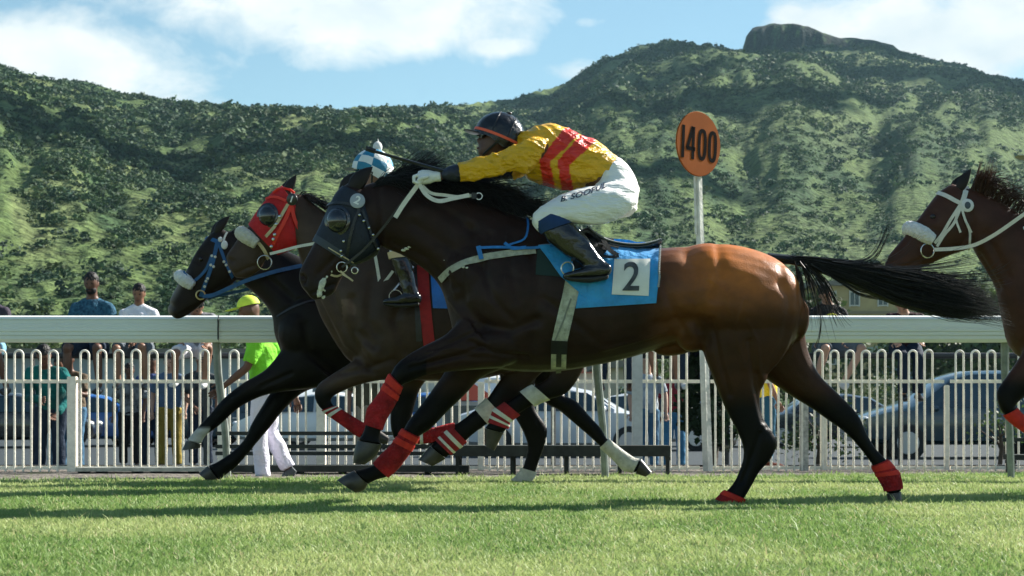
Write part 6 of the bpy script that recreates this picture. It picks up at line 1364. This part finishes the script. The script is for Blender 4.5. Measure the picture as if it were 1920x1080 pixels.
def mkleg(o, hw=1):
    return dict(S=[(1188, 350, 1110, 352, .085, o*.62), (1192, 384, 1098, 350, .092, o*.8), (1150, 414, 1074, 358, .088, o*.95), (1108, 420, 1046, 370, .08, o*1.05), (1066, 418, 1022, 383, .072, o*1.12), (1034, 428, 1003, 398, .060, o*1.15), (1018, 436, 1000, 412, .045, o*1.15)],
        knee=[(1004, 420, 1044, 396, .062, o*1.16), (1009, 428, 1058, 408, .066, o*1.18), (1016, 438, 1070, 418, .064, o*1.2)],
        boot=[(1007, 424, 1060, 408, .062, o*1.18), (1020, 444, 1080, 424, .064, o*1.2), (1038, 462, 1098, 442, .060, o*1.22), (1060, 480, 1112, 462, .052, o*1.23), (1082, 492, 1128, 482, .046, o*1.24), (1094, 502, 1142, 498, .044, o*1.24), (1098, 512, 1142, 514, .042, o*1.24)],
        foot=[(1142, 494, 1140, 518, .040, o*1.24), (1120, 492, 1118, 522, .044, o*1.26), (1096, 500, 1092, 524, .046, o*1.28), (1074, 508, 1070, 524, .044, o*1.28), (1060, 512, 1056, 522, .034, o*1.28)],
        sole=[(1140, 516, 1138, 524, .038, o*1.24), (1110, 519, 1106, 530, .044, o*1.27), (1075, 520, 1072, 527, .044, o*1.28), (1060, 518, 1058, 523, .034, o*1.28)])
def ext2(rt, he, br, bvb, shirt, c, rm2, hc, rm):
    tv, tf = text_mesh('B. SOOFUL', 1.0, .018); xs = [v[0] for v in tv]; x0, x1 = min(xs), max(xs)
    def fx(x, y):
        u = (x-x0)/(x1-x0); bx = 1052+u*86; by = 374-u*28+2.5*math.sin(u*math.pi); a = math.atan2(-28+2.5*math.pi*math.cos(u*math.pi), 86); return bx-math.sin(a)*-y*16*-1*0+y*15*.22, by-y*15
    V = []
    for x, y, _ in tv:
        a, b = fx(x, y); p, nn = hit(bvb, a, b, D2, 0); V.append(p+Vector((0, -.006, 0)))
    build('lettering', V, tf, mm('navy_lettering', (.01, .025, .07), .6), br, smooth=False)
    g = G(); p = P(1029, 419, D2-.305); ring(g, p, .018, .0022, (-.1, -1, .1)); g.tube([p+Vector((-.009, -.002, -.010)), p+Vector((-.006, -.002, .010)), p+Vector((.006, -.002, -.010)), p+Vector((.009, -.002, .010))], .0022, 5, False); g.out('emblem', mm('pale_blue_print', (.45, .55, .65), .6), br)
    g = G()
    for q in (-1, 1): g.ell(hc+rm @ Vector((-.088, q*.034, .006)), (.018, .034, .024), rm, 12, 8)
    g.out('goggles', cupm, he)
shirtless = dict(shirt=silk, shirtcol=shcol, breeches=brw, boot=bootm, knee=navyk, cuff=mm('navy_cuff', (.010, .014, .030), .5, noise_s=20, var=.3, bump=.4, bump_s=40), glove=glove)
helm2 = dict(c=(936, 258), tilt=22, r=(.152, .118, .150), m=mm('black_helmet_silk', (.008, .008, .010), .24, .5, coat=.12, noise_s=6, var=.2, bump=.35, bump_s=12), band=mm('orange_band', (.80, .11, .04), .5), peak=mm('black_peak', (.012, .012, .014), .3))
rider2 = rider('jockey in yellow silks with red stripes and black helmet on the near bay horse', D2, I, torso_, [armN, armF], [mkleg(-.26), mkleg(.26)], dict(c=(932, 268), tilt=25, neck=(985, 278), helmet=helm2), shirtless, SKD, ext2)
# reins held by the jockey, bunched and hanging: they belong to the bridle
g = G(); free_strap(g, D2-.20, [(790, 338, 0), (775, 358, 0), (756, 384, 0), (741, 408, 0)], .026); 
free_strap(g, D2-.21, [(786, 345, 0), (800, 366, 0), (822, 377, 0), (850, 372, 0), (880, 366, 0)], .024, nrm=(.1, -1, .2)); free_strap(g, D2-.19, [(792, 348, 0), (808, 362, 0), (835, 366, 0), (862, 369, 0), (890, 366, 0)], .018, nrm=(0, -1, -.1))
g.out('rein', wht, br2); g = G(); g.box(P(889, 367, D2-.205), (.03, .012, .034)); g.out('keeper', blackl, br2); g = G(); ring(g, P(898, 368, D2-.205), .019, .004, (0, -1, 0)); g.out('rein_buckle', steel, br2)
g = G(); free_strap(g, D2-.10, [(641, 501, 0), (680, 470, -.02), (720, 425, -.05), (760, 372, -.08), (784, 345, -.09)], .014); g.out('rein', blackl, br2)
wp = G(); wp.tube([P(690, 280, D2-.22), P(730, 292, D2-.22), P(790, 309, D2-.21), P(838, 323, D2-.20)], [.0085, .009, .010, .012], 8); wp.tube([P(686, 278, D2-.22), P(704, 284, D2-.22)], [(.014, .004), (.014, .004)], 6)
o = wp.out('riding_whip', mm('black_whip', (.012, .012, .014), .35), loc=P(838, 323, D2-.2)); tag(o, 'thin black whip held forward by the jockey in yellow', 'whip')

# rider on the red-hooded horse
cw = mm('white_silk_cap', (.75, .77, .75), .5, noise_s=12, var=.08, bump=.3, bump_s=20); cb = mm('blue_check', (.012, .20, .34), .5, noise_s=12, var=.15, bump=.3, bump_s=20)
k1 = 262/320.
def T1(x, y): return (712+(x-940)*k1*.86, 318+(y-262)*k1*1.0)
def leg1(o):
    def q(L_): return [(*p, o) if len(p) == 5 else p for p in L_]
    return dict(S=[(880, 440, 836, 446, .085, o*.6), (862, 470, 816, 436, .09, o*.8), (826, 484, 790, 440, .08, o*.95), (790, 486, 766, 448, .07, o*1.05), (758, 486, 744, 458, .058, o*1.1), (742, 488, 732, 470, .045, o*1.1)],
        knee=[(728, 474, 762, 468, .060, o*1.15), (731, 486, 765, 482, .060, o*1.15)],
        boot=[(731, 484, 765, 480, .056, o*1.15), (738, 502, 772, 496, .056, o*1.17), (745, 520, 777, 514, .048, o*1.18), (752, 540, 781, 534, .044, o*1.2), (756, 554, 786, 552, .042, o*1.2), (756, 562, 786, 564, .04, o*1.2)],
        foot=[(786, 550, 786, 570, .038, o*1.2), (766, 548, 766, 572, .042, o*1.22), (742, 556, 742, 572, .044, o*1.22), (720, 560, 720, 571, .036, o*1.22)], sole=[(785, 567, 785, 573, .036, o*1.2), (755, 570, 755, 577, .042, o*1.22), (720, 568, 720, 573, .034, o*1.22)])
torso1 = dict(root=(800, 540), S=[(748, 336, 738, 372, .09), (770, 342, 752, 396, .15), (800, 354, 780, 418, .165), (840, 376, 815, 436, .15), (872, 402, 838, 452, .145), (890, 428, 846, 466, .15)],
    shirt=[(740, 334, 732, 372, .11), (766, 336, 744, 400, .17), (798, 346, 772, 424, .185), (840, 368, 810, 440, .17), (872, 394, 836, 450, .155)], hip=[(872, 398, 836, 448, .14), (890, 424, 828, 462, .16), (896, 448, 840, 476, .15), (884, 462, 856, 478, .12)])
arm1 = lambda o: dict(n=5, S=[(775, 360, 770, 394, .06, o*.18), (755, 380, 762, 410, .056, o*.22), (728, 398, 738, 426, .048, o*.2), (706, 412, 712, 434, .04, o*.15), (690, 424, 694, 444, .036, o*.1), (672, 434, 676, 450, .026, o*.08)], wrist=(672, 442), hand=(648, 450))
def ext1(rt, he, br, bvb, shirt, c, rm2, hc, rm):
    g = G(); g.ell(c+rm2 @ Vector((0, 0, .165)), (.034, .034, .040), None, 14, 10); g.tube([c+rm2 @ Vector((0, 0, .19)), c+rm2 @ Vector((-.01, 0, .222))], [.008, .003], 6); g.out('pompom', fleece, he)
rider("jockey in a blue and white checked cap with pompom, behind the near horse's head", D1, I, torso1, [arm1(-1), arm1(1)], [leg1(-.28), leg1(.28)],
      dict(c=(712, 333), tilt=12, neck=(752, 358), helmet=dict(c=(699, 318), tilt=12, r=(.150, .125, .150), m=[cw, cb], check=True, peak=mm('green_peak', (.02, .10, .09), .4))),
      dict(shirt=mm('green_white_silk', (.5, .6, .5), .4, attr=True, bump=.5, bump_s=9), shirtcol=lambda px, py, V: np.where((np.sin(V[:, 0]*22+V[:, 2]*10) > 0)[:, None], np.array((.02, .30, .20)), np.array((.70, .74, .70))), breeches=brw, boot=bootm, knee=mm('cream_boot_top', (.62, .47, .28), .6), cuff=glove, glove=glove), SKM, ext1)
# rider on the entering horse: the same crouch, other colours
def T4(x, y):
    w = P(x, y, D2)+Vector((3.60, D4-D2, .035)); return to_px(w)
def sh4(px, py, V): return np.tile(np.array((.30, .42, .10)), (len(px), 1))
helm4 = dict(helm2); helm4['m'] = mm('olive_yellow_cap', (.40, .42, .06), .35, noise_s=6, var=.2); helm4['band'] = mm('cream_band', (.6, .6, .5), .5); helm4['peak'] = mm('olive_peak', (.25, .27, .05), .4)
def low(a):
    S = [(1030, 262, 1008, 308, .062, -.175), (1015, 290, 990, 318, .056, -.20), (1005, 330, 978, 340, .050, -.21), (990, 352, 975, 372, .044, -.19), (965, 366, 958, 388, .042, -.15), (950, 372, 946, 392, .036, -.12), (936, 378, 934, 394, .030, -.09), (925, 382, 924, 396, .026, -.07)]
    return dict(n=6, S=[(*q[:5], q[5]*a) for q in S], wrist=(920, 390), hand=(890, 396))
rider('jockey in an olive yellow cap crouched on the horse entering at the right edge', D4, T4, torso_, [low(1), low(-1)], [mkleg(-.26), mkleg(.26)], dict(c=(932, 268), tilt=25, neck=(985, 278), helmet=helm4), dict(shirtless, shirt=mm('olive_silk', (.3, .4, .1), .4, attr=True, bump=.6, bump_s=9), shirtcol=sh4, knee=blackl), SKD)
sadd4 = thing('racing_saddle', 'racing saddle on the horse entering at the right, outside the picture edge', 'saddle', P(2240, 470, D4))
g = G(); sweep(g, [(2150, 452, 2156, 468, .10), (2200, 458, 2200, 472, .13), (2260, 456, 2260, 470, .15), (2310, 446, 2312, 460, .12)], D4, 4, 16, 2.5); g.out('seat', blackl, sadd4)
for s in (-1, 1): g = G(); ring(g, P(2152, 500, D4+s*.375), .055, .008, (0, 1, 0)); g.tube([P(2152, 482, D4+s*.36), P(2190, 464, D4+s*.28)], .008, 6); g.out('stirrup', steel, sadd4)
